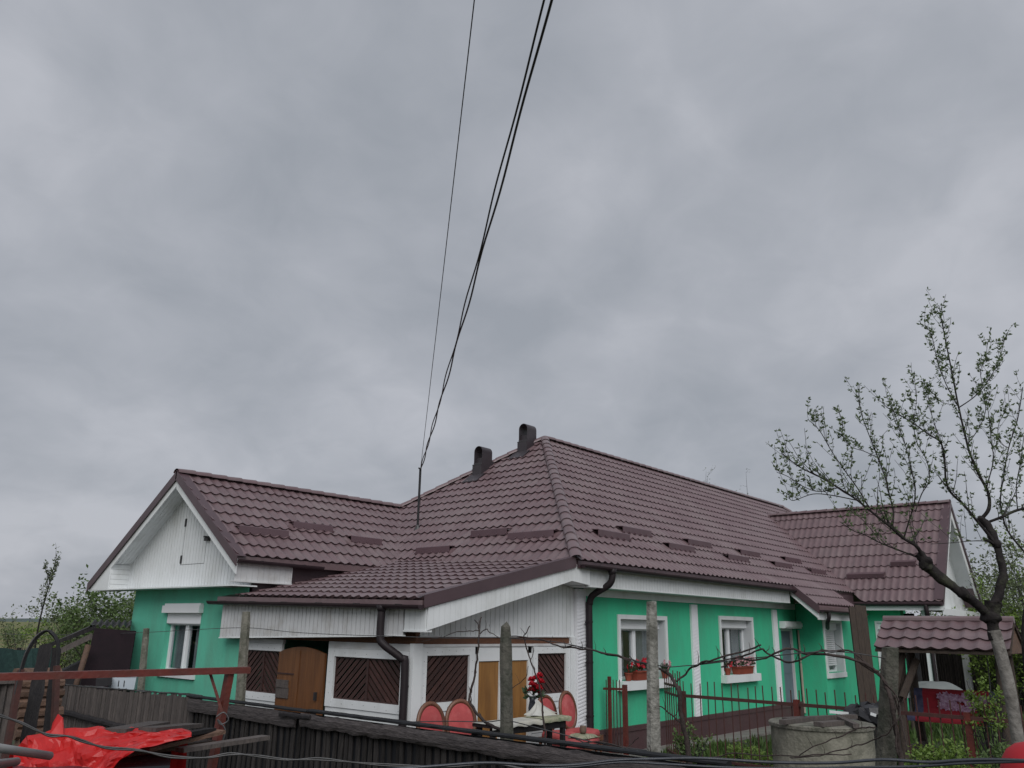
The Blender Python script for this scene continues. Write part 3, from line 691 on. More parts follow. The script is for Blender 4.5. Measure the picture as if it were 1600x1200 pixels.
# porch front board panel
fp = MB(); Wq = W(-4.42, 0, 0, 1, -1, 0); zb_ = lambda a: 2.12-.12*a/4.85
fp.boards(Wq, .0, 4.87, .105, .013, zb_, lambda a: 2.58+.1*a/4.9, .0, .022)
obj('front_panel', fp, 'white_old', house, kind='stuff')
fb = MB(); fb.boards(Wq, .0, 4.87, 1.0, 0, lambda a: zb_(a)+.005, lambda a: 2.57+.1*a/4.9, -.03, -.006)
obj('front_panel_backing', fb, 'groove', house)
pt_ = MB(); P_ = lambda a, d: V((-4.42-d, a, zb_(a)))
pt_.hexa([P_(-.01, -.03)-V((0, 0, .02)), P_(4.88, -.03)-V((0, 0, .02)), P_(4.88, .03)-V((0, 0, .02)), P_(-.01, .03)-V((0, 0, .02))], [P_(-.01, -.03), P_(4.88, -.03), P_(4.88, .03), P_(-.01, .03)])
obj('front_panel_trim', pt_, 'white', house)

# ---- porch walls: white frames, lattices, doors
def frame(Wl, a0, a1, b0, b1, t_=.10, tz=.12, name='frame'):
    m = MB(); m.slab(Wl, a0-t_, a0, b0-tz, b1+tz, .0, .05); m.slab(Wl, a1, a1+t_, b0-tz, b1+tz, .0, .05)
    m.slab(Wl, a0, a1, b1, b1+tz, .0, .046); m.slab(Wl, a0, a1, b0-tz, b0, .0, .046)
    fo = obj(name, m, 'white', house); nl = MB()
    for i in range(7):
        a = a0+(a1-a0)*i/6
        for z in (b0-tz*.55+random.uniform(-.02, .02), b1+tz*.5+random.uniform(-.02, .02)): nl.slab(Wl, a-.0035, a+.0035, z-.0035, z+.0035, .05, .053)
    for i in range(4):
        z = b0+(b1-b0)*(i+.5)/4
        for a in (a0-t_*.5, a1+t_*.5): nl.slab(Wl, a-.0035, a+.0035, z-.0035, z+.0035, .05, .053)
    obj('nail_heads', nl, 'hinge', fo, kind='stuff')
    return fo
def lattice(Wl, a0, a1, b0, b1, pat, pitch=.085, wd=.062):
    """diagonal slats clipped to the rectangle; pat: '/', '\\\\' or '^'"""
    O, U, Nn = Wl; fm = MB(); t_ = .02
    for q in ((a0, a0+t_, b0, b1), (a1-t_, a1, b0, b1), (a0+t_, a1-t_, b0, b0+t_), (a0+t_, a1-t_, b1-t_, b1)): fm.slab(Wl, *q, -.02, .012)
    secs = [(a0+t_, a1-t_, pat)]
    if pat == '^':
        m = (a0+a1)/2; fm.slab(Wl, m-.025, m+.025, b0+t_, b1-t_, -.02, .014); secs = [(a0+t_, m-.025, '/'), (m+.025, a1-t_, '\\')]
    lat = obj('lattice', fm, 'lattice_frame', house)
    for p, q, s_ in secs:
        sl = .87 if s_ == '/' else -.87; c0 = b0+t_; c1 = b1-t_
        step = pitch*math.sqrt(1+sl*sl); hw = wd*math.sqrt(1+sl*sl)/2
        k = c0-abs(sl)*(q-p) if sl > 0 else c0
        kk = c0-(q-p)*max(sl, 0)-hw+.01
        while kk < c1-(q-p)*min(sl, 0)+hw:
            poly = []
            bm2 = [(p, kk-hw), (q, kk-hw+sl*(q-p)), (q, kk+hw+sl*(q-p)), (p, kk+hw)]
            for lim, sg in ((c0, 1), (c1, -1)):
                new = []
                for i in range(len(bm2)):
                    u, v_ = bm2[i], bm2[(i+1) % len(bm2)]; du, dv = sg*(u[1]-lim), sg*(v_[1]-lim)
                    if du >= 0: new.append(u)
                    if du*dv < 0: tt = du/(du-dv); new.append((u[0]+(v_[0]-u[0])*tt, u[1]+(v_[1]-u[1])*tt))
                bm2 = new
                if len(bm2) < 3: break
            if len(bm2) >= 3 and max(x[0] for x in bm2)-min(x[0] for x in bm2) > .03:
                jit = random.uniform(-.004, .004)
                obj('slat', MB().prism([O+U*x+Nn*(-.012+jit)+V((0, 0, z)) for x, z in bm2], Nn*.014), 'lattice', lat)
            kk += step
    return lat
lattice(WF, 3.24, 4.27, 1.12, 1.80, '^'); frame(WF, 3.24, 4.27, 1.12, 1.80, t_=.04)
lattice(WF, .22, 1.77, 1.15, 1.77, '^'); frame(WF, .22, 1.77, 1.15, 1.77, t_=.16)
lattice(WP, -3.93, -3.02, 1.17, 1.83, '/'); frame(WP, -3.93, -3.02, 1.17, 1.83, t_=.12)
lattice(WP, -1.33, -.53, 1.17, 1.83, '\\'); frame(WP, -1.33, -.53, 1.17, 1.83, t_=.12)
hd_ = MB(); hd_.slab(WF, .0, 1.95, 1.892, 1.99, -.02, .035); hd_.slab(WF, 3.2, 4.36, 1.922, 1.99, -.02, .035)
hd_.slab(WP, -4.1, -.40, 1.952, 1.99, -.02, .06)
obj('header_board', hd_, 'white_old', house, kind='stuff')
obj('header_beam', MB().slab(WP, -4.08, -.38, 1.99, 2.094, -.06, .02).slab(WF, .0, 4.36, 1.99, 2.3, -.10, -.02), 'osb', house)
sdm = MB()
for Wl, a0_, a1_, top in ((WF, 3.2, 4.31, .998), (WF, .06, 1.93, 1.028), (WP, -4.05, -2.9, 1.048), (WP, -1.45, -.41, 1.048)):
    z = top
    while z > .25: sdm.slab(Wl, a0_, a1_, z-.115, z-.006, .0, .03); z -= .118
obj('siding', sdm, 'white', house, kind='stuff')
obj('siding_backing', MB().slab(WF, 3.2, 4.31, .2, 1.0, -.03, -.004).slab(WF, .06, 1.93, .2, 1.03, -.03, -.004).slab(WP, -4.05, -2.9, .2, 1.05, -.03, -.004).slab(WP, -1.45, -.41, .2, 1.05, -.03, -.004), 'groove', house)
obj('corner_post', MB().box(-4.245, -4.06, -.035, .045, .2, 2.0), 'white', house)
obj('corner_post', MB().slab(WP, -.40, -.27, .2, 2.1, .0, .07), 'white', house)
# side double door
ddm = MB(); ddm.slab(WP, -2.88, -2.80, .22, 1.84, .0, .04); ddm.slab(WP, -1.58, -1.47, .22, 1.84, .0, .04); ddm.slab(WP, -2.80, -1.58, 1.73, 1.95, .0, .036); ddm.slab(WP, -2.30, -2.24, .22, 1.73, .0, .044)
dd_ = obj('door', ddm, 'white', house)
for a0_, a1_ in ((-2.80, -2.30), (-2.24, -1.58)):
    obj('door_panel', MB().slab(WP, a0_+.002, a1_-.002, .25, 1.72, -.03, .012), 'ply', dd_)
# arched wooden gate leaf standing in the front opening
gl = MB(); n = 12; y0_, y1_ = 1.98, 3.22; xg = -4.275
poly = [(y0_, .22), (y1_, .22)]+[(y1_-(y1_-y0_)*i/n, 1.74+.15*math.sin(math.pi*(.12+.76*i/n))) for i in range(n+1)]
gl.prism([V((xg, a, z)) for a, z in poly], V((.045, 0, 0)))
gate = obj('gate_leaf', gl, 'gate_wood', house)
obj('gate_stile', MB().box(xg-.012, xg-.001, 2.62, 2.74, .25, 1.83), 'gate_wood', gate); obj('gate_rail', MB().box(xg-.012, xg-.001, 2.74, 3.2, 1.45, 1.47), 'lattice_frame', gate)
obj('gate_patch', MB().box(xg-.02, xg-.001, 2.86, 3.2, 1.08, 1.24).box(xg-.03, xg-.001, 2.88, 3.2, 1.24, 1.36), 'wood_grey', gate)
obj('gate_handle', MB().box(xg-.05, xg-.001, 2.10, 2.13, 1.1, 1.22), 'hinge', gate)
# porch interior floor and back are dark inside
# ---- wing gable
zg = lambda y: 5.13-(5.13-3.4)/2.5*(6.7-y) if y < 6.7 else 5.13-(5.13-3.0)/3.3*(y-6.7)
gb = MB(); gb.boards(WG, 4.3, 9.09, .115, .013, 2.90, lambda a: zg(a)-.12, .0, .02)
obj('gable_boards', gb, 'white', house, kind='stuff')
gk = MB()
for i in range(12):
    p, q = 4.3+(9.08-4.3)*i/12, 4.3+(9.08-4.3)*(i+1)/12
    gk.boards(WG, p, q, 9, 0, 2.9, lambda a: zg(a)-.13, -.04, -.006)
obj('gable_backing', gk, 'groove', house)
bg_ = MB(); Wb = W(-4.69, 0, 0, 1, -1, 0)
bg_.boards(Wb, 4.16, 6.7, .12, .003, lambda a: max(2.90, zg(a)-.30), lambda a: zg(a)-.04, -.02, .0)
bg_.boards(Wb, 6.7, 9.10, .12, .003, lambda a: max(2.90, zg(a)-.25), lambda a: zg(a)-.04, -.02, .0)
bg_.boards(Wb, 9.10, 9.98, .12, .004, 2.90, lambda a: zg(a)-.04, -.02, .0)
obj('gable_verge_board', bg_, 'white', house, kind='stuff')
vf = MB()
for p, q in ((V((-4.73, 4.12, 3.34)), V((-4.73, 6.72, 5.15))), (V((-4.73, 10.05, 2.98)), V((-4.73, 6.68, 5.15)))):
    vf.hexa([p-V((0, 0, .13)), q-V((0, 0, .13)), q-V((-.02, 0, .13)), p-V((-.02, 0, .13))], [p+V((0, 0, .05)), q+V((0, 0, .05)), q+V((.02, 0, .05)), p+V((.02, 0, .05))])
    vf.hexa([p+V((0, 0, .05)), q+V((0, 0, .05)), q+V((.2, 0, .05)), p+V((.2, 0, .05))], [p+V((0, 0, .056)), q+V((0, 0, .056)), q+V((.2, 0, .056)), p+V((.2, 0, .056))])
obj('gable_flashing', vf, 'roof_dark', house)
sf = MB()   # sloping soffit boards between verge board and gable wall
for p, q in ((V((0, 4.3, zg(4.3)-.16)), V((0, 6.7, 5.13-.16))), (V((0, 6.7, 5.13-.16)), V((0, 9.2, zg(9.2)-.16)))):
    for i in range(5):
        x0_, x1_ = -4.67+i*.084, -4.67+i*.084+.08
        sf.hexa([p+V((x0_, 0, 0)), q+V((x0_, 0, 0)), q+V((x1_, 0, 0)), p+V((x1_, 0, 0))], [p+V((x0_, 0, .02)), q+V((x0_, 0, .02)), q+V((x1_, 0, .02)), p+V((x1_, 0, .02))])
obj('gable_soffit', sf, 'white', house, kind='stuff')
rb = MB()   # boxed eave return at the low end, horizontal boards
for i in range(5): rb.box(-4.67, -4.26, 9.08, 9.1, 2.90+i*.105, 2.90+i*.105+.1)
rb.box(-4.69, -4.2, 8.72, 10.0, 2.875, 2.898); rb.box(-4.69, -4.2, 4.2, 8.72, 2.875, 2.898)
obj('eave_return', rb, 'white', house)
ht = MB(); Wh = WG
for q in ((6.886, 6.896, 3.36, 4.30), (6.0, 6.9, 3.35, 3.36), (6.0, 6.008, 3.36, 3.75)): ht.slab(Wh, *q, .0205, .022)
hat = obj('gable_hatch', ht, 'groove', house)
for z in (3.38, 4.12): obj('hinge', MB().slab(Wh, 6.87, 6.92, z, z+.16, .021, .04), 'hinge', hat)
obj('gable_lamp', MB().slab(Wh, 5.86, 5.99, 3.78, 3.84, .02, .09).slab(Wh, 5.9, 5.95, 3.84, 3.87, .02, .13), 'hinge', house)
# wing eave box on the right-hand side and the flashing against the porch roof
eb = MB(); Wy = W(0, 4.24, 1, 0, 0, -1); eb.boards(Wy, -4.66, -3.5, .12, .004, 2.97, 3.28, 0, .02); eb.box(-4.69, -3.48, 4.18, 4.36, 2.945, 2.968); eb.box(-3.5, -3.48, 4.2, 4.36, 2.97, 3.27)
obj('wing_eave_box', eb, 'white_old', house)
obj('wing_flashing', MB().box(-4.2, -.85, 4.345, 4.37, 2.72, 3.34), 'roof_dark', house)
# ---- extension eave and verge
ex = MB(); ze = zr(-1.13)
p = V((8.62, -1.16, ze-.03)); q = V((8.62, -.47, zr(-.47)-.01))
ex.hexa([p-V((0, 0, .16)), q-V((0, 0, .16)), q+V((.02, 0, -.16)), p+V((.02, 0, -.16))], [p+V((0, 0, .06)), q+V((0, 0, .06)), q+V((.02, 0, .06)), p+V((.02, 0, .06))])
p2 = V((11.58, -1.15, ze)); q2 = V((11.58, -.5, zr(-.5)))
ex.hexa([p2-V((0, 0, .1)), q2-V((0, 0, .1)), q2+V((.03, 0, -.1)), p2+V((.03, 0, -.1))], [p2+V((0, 0, .06)), q2+V((0, 0, .06)), q2+V((.03, 0, .06)), p2+V((.03, 0, .06))])
obj('extension_flashing', ex, 'roof_dark', house, kind='stuff')
ew = MB(); p = V((8.66, -1.12, ze-.17)); q = V((8.66, -.43, zr(-.43)-.15))
ew.hexa([p-V((0, 0, .14)), q-V((0, 0, .14)), q+V((.02, 0, -.14)), p+V((.02, 0, -.14))], [p, q, q+V((.02, 0, 0)), p+V((.02, 0, 0))])
ew.box(8.68, 11.5, -1.10, -1.08, 2.56, 2.74); ew.box(9.9, 11.5, -1.08, -.70, 2.63, 2.65)
obj('extension_fascia', ew, 'white', house)
obj('side_eave_flashing', MB().box(11.62, 13.3, -.49, -.45, 2.95, 3.33), 'roof_dark', house)
ca = MB(); ca.box(9.96, 13.3, -.42, -.01, 3.0, 3.02)
obj('extension_ceiling', ca, 'white', house)
# ---- far wing: carport eave, gable, posts
fw = MB(); fw.box(XE+.0, XE+.03, -2.98, -.5, 2.90, 3.04); fw.box(XE+.03, 17.9, -2.98, -1.96, 2.93, 2.95); fw.box(XE+.03, 13.6, -1.96, -.5, 2.93, 2.95)
fw.box(XE+.03, 17.9, -2.98, -2.94, 2.78, 2.93)
obj('carport_fascia', fw, 'white', house)
zf = lambda x: ZR-sw*abs(x-XR)
Wk = W(0, -2.5, 1, 0, 0, -1); gf = MB(); gf.boards(Wk, XE+.1, 2*XR-XE-.1, .13, .006, 2.96, lambda a: zf(a)-.1, 0, .02)
obj('far_gable_boards', gf, 'white', house, kind='stuff')
gv = MB(); Wm = W(0, -2.98, 1, 0, 0, -1)
gv.boards(Wm, XE+.02, 2*XR-XE-.02, .15, .002, lambda a: max(2.94, zf(a)-.45), lambda a: zf(a)-.03, -.02, .0)
obj('far_gable_verge', gv, 'white', house, kind='stuff')
gs = MB()
for sgn in (-1, 1):
    p = V((XR, 0, ZR-.14)); q = V((XR+sgn*(XR-XE-.1), 0, ZE)); 
    gs.hexa([p+V((0, -2.96, 0)), q+V((0, -2.96, 0)), q+V((0, -2.5, 0)), p+V((0, -2.5, 0))], [p+V((0, -2.96, .02)), q+V((0, -2.96, .02)), q+V((0, -2.5, .02)), p+V((0, -2.5, .02))])
obj('far_gable_soffit', gs, 'white', house)
gx = MB()
for sgn in (-1, 1):
    p = V((XR, -3.02, ZR+.03)); q = V((XR+sgn*(XR-XE+.04), -3.02, ZE-.01))
    gx.hexa([p-V((0, 0, .15)), q-V((0, 0, .12)), q+V((0, .02, -.12)), p+V((0, .02, -.15))], [p+V((0, 0, .04)), q+V((0, 0, .06)), q+V((0, .02, .06)), p+V((0, .02, .04))])
    gx.hexa([p+V((0, 0, .04)), q+V((0, 0, .06)), q+V((0, .25, .06)), p+V((0, .25, .04))], [p+V((0, 0, .046)), q+V((0, 0, .066)), q+V((0, .25, .066)), p+V((0, .25, .046))])
obj('far_gable_flashing', gx, 'roof_dark', house)
for x in (13.5, 17.5): obj('carport_post', MB().box(x-.09, x+.09, -2.5, -2.32, 0, 2.93), 'white', house)

# ---- chimney stacks with arched metal cowls, service mast
def stack(x, y, hz):
    b0 = V((x, y, 0)); zb0 = 3.4+sh*(x-.2+.9)-.15; lx, ly = .20, .145
    m = MB(); m.box(x-lx, x+lx, y-ly, y+ly, zb0, hz-.44); m.box(x-lx-.03, x+lx-.05, y-ly-.012, y+ly+.012, zb0, hz-.50)
    m.box(x+lx-.04, x+lx+.04, y-ly-.012, y+ly+.012, zb0, hz-.36)
    st = obj('chimney_stack', m, 'stack', house)
    c = MB(); n = 16; r1 = ly; prof = [(-r1, hz-.44), (-r1, hz-r1)]+[(-r1*math.cos(math.pi*i/n), hz-r1+r1*math.sin(math.pi*i/n)) for i in range(1, n)]+[(r1, hz-r1), (r1, hz-.44)]
    k = len(prof)
    for xx, sc_ in ((x-lx+.01, 1), (x+lx-.01, 1), (x-lx+.01, .93), (x+lx-.01, .93)):
        for a, z in prof: c.v.append(V((xx, y+a*sc_, hz-.44+(z-hz+.44)*(1 if sc_ == 1 else .97))))
    for i in range(k-1):
        c.f += [(i, i+1, k+i+1, k+i), (2*k+i, 2*k+i+1, 3*k+i+1, 3*k+i), (i, i+1, 2*k+i+1, 2*k+i), (k+i, k+i+1, 3*k+i+1, 3*k+i)]
    obj('cowl', c, 'stack', st)
    obj('flue', MB().box(x-.12, x+.12, y-.13, y+.13, hz-.42, hz-.30), 'stack', st)
    obj('lead_trim', MB().box(x-lx-.035, x-lx-.02, y-ly-.02, y+ly+.02, hz-.50, hz-.485), 'wire', st)
    obj('base_flashing', MB().hexa([V((x-.5, y-.25, zp_(x-.5))), V((x-.2, y-.25, zp_(x-.2))), V((x-.2, y+.25, zp_(x-.2))), V((x-.5, y+.25, zp_(x-.5)))], [V((x-.5, y-.25, zp_(x-.5)+.02)), V((x-.2, y-.25, zp_(x-.2)+.02)), V((x-.2, y+.25, zp_(x-.2)+.02)), V((x-.5, y+.25, zp_(x-.5)+.02))]), 'stack', st)
zp_ = lambda x: 3.4+sh*(x+.9)+.05
stack(2.66, 5.06, 6.76); stack(3.53, 4.28, 7.42)
mast = obj('service_mast', MB().tube([(.4, 5.0, 4.35), (.4, 5.0, 5.82)], .028, 8).tube([(.4, 5, 5.82), (.33, 4.98, 5.84)], .02, 6), 'cable', house)
obj('mast_foot', MB().lathe([(.09, 4.38), (.05, 4.46), (.03, 4.5)], 10, (.4, 5, 0)), 'wire', mast)
obj('mast_stay', MB().tube([(.4, 5, 5.5), (1.3, 5.9, 5.15)], .006, 5), 'wire', mast)
# ---- overhead cables running from the mast over the street
mt = V((.4, 5.0, 5.80))
def overhead(xs, sag, r_, label, off=(0, 0, 0), tw=None):
    e_ = px(*xs); p = mt+V(off); n = 60; pts = []
    for i in range(n+1):
        k = i/n; q = p.lerp(e_, k); q = q-V((0, 0, sag*4*k*(1-k)))
        if tw: q = q+V((tw[0]*math.sin(k*tw[1]+tw[2])*(1-k)**.5, tw[0]*math.cos(k*tw[1]+tw[2])*(1-k)**.5, 0))
        pts.append(q)
    obj('overhead_cable', MB().tube(pts, r_, 6), 'cable', None, smooth=True, label=label, cat='cable', group='overhead service cables')
overhead((878, -60, None, None, None, 5.0), .10, .012, 'thick black service cable, right one of the close pair above the roof', tw=(.02, 34, 0))
overhead((866, -60, None, None, None, 5.0), .10, .010, 'thick black service cable, left one of the close pair above the roof', tw=(.02, 34, 3.1))
overhead((748, -60, None, None, None, 5.0), .02, .0055, 'single thin wire rising from the roof mast, left of the cable pair')

# ================================================================== WINDOW FLOWERS
def flowers(mb, c, rx, rz_, n, size):
    c = V(c)
    for i in range(n):
        a = random.uniform(0, 6.28); b = random.random()**.5
        p = c+V((rx*b*math.cos(a), .06*math.sin(a), rz_*random.random()))
        for k in range(6):
            t_ = k*1.05+random.random(); d = V((math.cos(t_), -.35, math.sin(t_)))
            mb.leaf(p, d, V((0, -1, .2)), size, size*.75)
def potplant(name, x, kind, label, mat, w_=.075, n=10, z=1.302, group=None, fs=.05, y=-.05, leafm='leafdark'):
    th = thing(name, label, 'flower pot' if kind == 'pot' else 'planter', (x, y, z), group)
    if kind == 'pot': pm = MB().lathe([(w_*.7, z), (w_, z+.12), (w_*1.12, z+.12), (w_*1.12, z+.145), (w_*.9, z+.145), (w_*.88, z+.12)], 14, (x, y, 0)); h_ = .145
    else:
        pm = MB().hexa([(x-w_*.94, y-.07, z), (x+w_*.94, y-.07, z), (x+w_*.94, y+.07, z), (x-w_*.94, y+.07, z)], [(x-w_, y-.085, z+.16), (x+w_, y-.085, z+.16), (x+w_, y+.085, z+.16), (x-w_, y+.085, z+.16)])
        pm.slab(WR, x-w_-.012, x+w_+.012, z+.145, z+.17, -y-.1, -y+.1); h_ = .17
    obj('pot', pm, 'terracotta', th)
    lf = MB()
    for i in range(n*5):
        p = V((x+random.uniform(-w_, w_)*1.1, y+random.uniform(-.06, .05), z+h_)); d = V((random.uniform(-.6, .6), random.uniform(-.6, .3), random.uniform(.3, 1)))
        lf.leaf(p+d*random.uniform(.0, .12), d, V((random.uniform(-1, 1), -1, .5)), .08, .05)
    obj('foliage', lf, leafm, th, flip=False)
    fl = MB(); flowers(fl, (x, y-.04, z+h_+.05), w_*1.15, .14, n, fs); obj('blossom', fl, mat, th, flip=False)
potplant('flower_pot', 1.40, 'pot', 'small terracotta pot with dark pink flowers on the nearest window sill', 'rose', n=7)
potplant('planter', 1.78, 'box', 'square red planter with large red flowers on the nearest window sill', 'rose', w_=.2, n=14, fs=.075)
potplant('flower_pot', 2.78, 'pot', 'pot of pink and purple flowers at the right end of the nearest sill', 'pink', n=10)
potplant('flower_pot', 5.60, 'pot', 'small red pot with pink flowers at left end of second window sill', 'rose', n=7, z=1.282)
potplant('planter', 6.40, 'box', 'long red planter box overflowing with pale pink flowers on second sill', 'pink', w_=.42, n=46, z=1.282, fs=.075)

# ================================================================== PORCH FURNITURE
def chair_proto():
    c = thing('chair', 'x', 'chair', (0, 0, 0), 'red medallion chairs on the terrace')
    n = 28; ring = [V((.215*math.cos(2*math.pi*i/n), .0, .74+.265*math.sin(2*math.pi*i/n))) for i in range(n)]
    tilt = lambda p: V((p.x, p.y+(p.z-.45)*.16+.2, p.z))
    fr = MB(); sec = [(-.028, -.014), (.028, -.014), (.03, .012), (.0, .026), (-.03, .012)]
    for i in range(n):
        a = 2*math.pi*i/n; rd = V((math.cos(a), 0, math.sin(a)))
        for u, v_ in sec: fr.v.append(tilt(ring[i]+rd*u*.9+V((0, -v_, 0))))
    m = len(sec)
    for i in range(n):
        for k in range(m): fr.f.append((i*m+k, i*m+(k+1) % m, ((i+1) % n)*m+(k+1) % m, ((i+1) % n)*m+k))
    obj('back_frame', fr, 'chair_wood', c, smooth=True)
    pd = MB(); rings = 4
    for sgn in (-1, 1):
        o = len(pd.v); pd.v.append(tilt(V((0, sgn*.032, .74))))
        for r_ in range(1, rings+1):
            k = r_/rings
            for i in range(n):
                a = 2*math.pi*i/n; pd.v.append(tilt(V((.19*k*math.cos(a), sgn*.032*math.sqrt(max(0, 1-k*k*.93)), .74+.24*k*math.sin(a)))))
        for i in range(n): pd.f.append((o, o+1+i, o+1+(i+1) % n))
        for r_ in range(rings-1):
            for i in range(n): pd.f.append((o+1+r_*n+i, o+1+r_*n+(i+1) % n, o+1+(r_+1)*n+(i+1) % n, o+1+(r_+1)*n+i))
    obj('back_pad', pd, 'velvet', c, smooth=True)
    st = MB(); prof = [(.97, .40), (1, .42), (1.0, .45), (.93, .485), (.6, .50)]
    for k, z in prof:
        for i in range(20):
            a = 2*math.pi*i/20; q = lambda t_: math.copysign(abs(t_)**.6, t_); st.v.append(V((.25*k*q(math.cos(a)), -.03+.24*k*q(math.sin(a)), z)))
    for r_ in range(len(prof)-1):
        for i in range(20): st.f.append((r_*20+i, r_*20+(i+1) % 20, (r_+1)*20+(i+1) % 20, (r_+1)*20+i))
    st.f += [tuple(range(19, -1, -1)), tuple(range((len(prof)-1)*20, len(prof)*20))]
    obj('seat', st, 'velvet', c, smooth=True)
    ap = MB(); ap.box(-.24, .24, -.27, -.245, .34, .41); ap.box(-.24, .24, .18, .205, .34, .41); ap.box(-.24, -.215, -.245, .18, .34, .41); ap.box(.215, .24, -.245, .18, .34, .41)
    obj('apron', ap, 'chair_wood', c)
    for x in (-.215, .215):
        for y in (-.235, .175):
            obj('leg', MB().lathe([(.012, 0), (.016, .05), (.025, .30), (.03, .34), (.03, .41)], 10, (x, y, 0)), 'chair_wood', c, smooth=True)
    obj('back_post', MB().bar((-.08, .19, .40), (-.10, .225, .53), .03, .03).bar((.08, .19, .40), (.10, .225, .53), .03, .03), 'chair_wood', c)
    return c
proto = chair_proto(); TZ = .21
def put_chair(x, y, rz_, label, first=[True], z=TZ):
    c = proto if first[0] else copy_tree(proto); first[0] = False
    c.location = (x, y, z); c.rotation_euler = (0, 0, rz_); c['label'] = label; return c
def chair_at(pxx, pxy, Y, rz_, label):
    q = px(pxx, pxy, Y=Y); return put_chair(q.x, Y, rz_, label, z=TZ+max(0, (q.z-TZ-1.0)))
# the crest of each oval back is what the picture shows, above the fence
for xx, yy, Y_, rz_, lb in ((672, 1097, -.62, R(-8), 'red velvet chair with oval back nearest the porch downpipe, leftmost of the four'),
                            (719, 1093, -.70, R(-22), 'red velvet oval-backed chair just left of the plywood double door'),
                            (851, 1086, -.42, R(-4), 'red oval-backed chair behind the table, right of the roses'),
                            (884, 1080, -.60, R(2), 'red oval-backed chair nearest the white corner pilaster, rightmost of the four')):
    q = px(xx, yy, Y=Y_); c = put_chair(0, 0, rz_, lb); top = V((0, .29, 1.0)); top.rotate(Matrix.Rotation(rz_, 3, 'Z'))
    c.location = (q.x-top.x, Y_-top.y, TZ)
    c.scale = (1, 1, (q.z-TZ)/1.02)
# upholstered stool-like seats in front on the right
q = px(902, 1156, Z=TZ+.42)
for k, (dx, dy, lb) in enumerate(((-.16, .06, 'red upholstered stool closer to the table, at its right end'), (.30, .12, 'red upholstered stool with a cushion and clay pot, by the house corner'))):
    s_ = thing('stool', lb, 'stool', (q.x+dx, q.y+dy, TZ), 'red stools by the table'); cx_, cy_ = q.x+dx, q.y+dy
    m = MB(); 
    for z, k2 in ((.36, 1), (.42, 1.02), (.46, .97), (.475, .8)): m.v += [V((cx_+sx*.19*k2, cy_+sy*.19*k2, TZ+z-.05)) for sx, sy in ((-1, -1), (0, -1.06), (1, -1), (1.06, 0), (1, 1), (0, 1.06), (-1, 1), (-1.06, 0))]
    for r_ in range(3):
        for i in range(8): m.f.append((r_*8+i, r_*8+(i+1) % 8, r_*8+8+(i+1) % 8, r_*8+8+i))
    m.f += [tuple(range(7, -1, -1)), tuple(range(24, 32))]
    obj('seat', m, 'velvet', s_, smooth=True)
    obj('apron', MB().box(cx_-.18, cx_+.18, cy_-.18, cy_+.18, TZ+.25, TZ+.31), 'chair_wood', s_)
    for sx in (-1, 1):
        for sy in (-1, 1): obj('leg', MB().lathe([(.012, TZ), (.02, TZ+.24), (.022, TZ+.26)], 8, (cx_+sx*.15, cy_+sy*.15, 0)), 'chair_wood', s_)
cq = V((q.x+.30, q.y+.12, TZ+.43)); m = MB(); n = 8
for i in range(n+1):
    for j in range(n+1):
        u, v_ = i/n*2-1, j/n*2-1; e_ = max(0, (1-u*u)*(1-v_*v_))**.4
        m.v.append(cq+V((u*.21, v_*.2, .05*e_+.012*noise.noise(V((u*3, v_*3, 1))))))
m.f = [(i*(n+1)+j, (i+1)*(n+1)+j, (i+1)*(n+1)+j+1, i*(n+1)+j+1) for i in range(n) for j in range(n)]
obj('cushion', m, 'cloth_pattern', None, smooth=True, label='patterned cream cushion lying on the stool by the house corner', cat='cushion', flip=False)
obj('clay_pot', MB().lathe([(.035, 0), (.05, .03), (.055, .07), (.045, .10), (.048, .115)], 14, cq+V((-.05, -.05, .05))), 'clay', None, smooth=True, label='small brown clay pot standing on the patterned cushion', cat='pot')
# table
tc_ = px(785, 1131, Y=-1.15); tz = px(760, 1135, Y=-1.45).z; TX0, TX1 = px(738, 1128, Y=-1.08).x, px(890, 1130, Y=-1.45).x
tb = thing('table', 'long dark table with white and patterned cloths in front of the porch', 'table', ((TX0+TX1)/2, -1.1, TZ))
obj('table_top', MB().box(TX0, TX1, -1.45, -1.08, tz-.04, tz), 'wood_black', tb)
for x in (TX0+.08, TX1-.08):
    for y in (-1.38, -1.14): obj('leg', MB().box(x-.03, x+.03, y-.03, y+.03, TZ, tz-.04), 'wood_black', tb)
obj('apron', MB().box(TX0+.05, TX1-.05, -1.42, -1.39, tz-.14, tz-.04), 'wood_black', tb)
def cloth(name, x0, x1, y0, y1, z, mat, label, hang=.06, nx=24, ny=12):
    m = MB()
    for i in range(nx+1):
        for j in range(ny+1):
            u = x0+(x1-x0)*i/nx; v_ = y0+(y1-y0)*j/ny; zz_ = z+.008+.006*noise.noise(V((u*9, v_*9, 2)))
            if j <= 1: zz_ -= hang*(1-j*.85)*(1+.4*noise.noise(V((u*6, 0, 4)))); v_ = y0+(.01 if j == 0 else .0)
            m.v.append(V((u, v_, zz_)))
    m.f = [(i*(ny+1)+j, (i+1)*(ny+1)+j, (i+1)*(ny+1)+j+1, i*(ny+1)+j+1) for i in range(nx) for j in range(ny)]
    obj(name, m, mat, None, smooth=True, label=label, cat='tablecloth', flip=False)
mid = TX0+(TX1-TX0)*.62
cloth('tablecloth', TX0-.02, mid, -1.47, -1.08, tz, 'cloth_white', 'white cloth over the left part of the long table')
cloth('tablecloth', mid+.01, TX1+.03, -1.47, -1.08, tz+.004, 'cloth_pattern', 'green and cream patterned cloth over the right end of the long table')
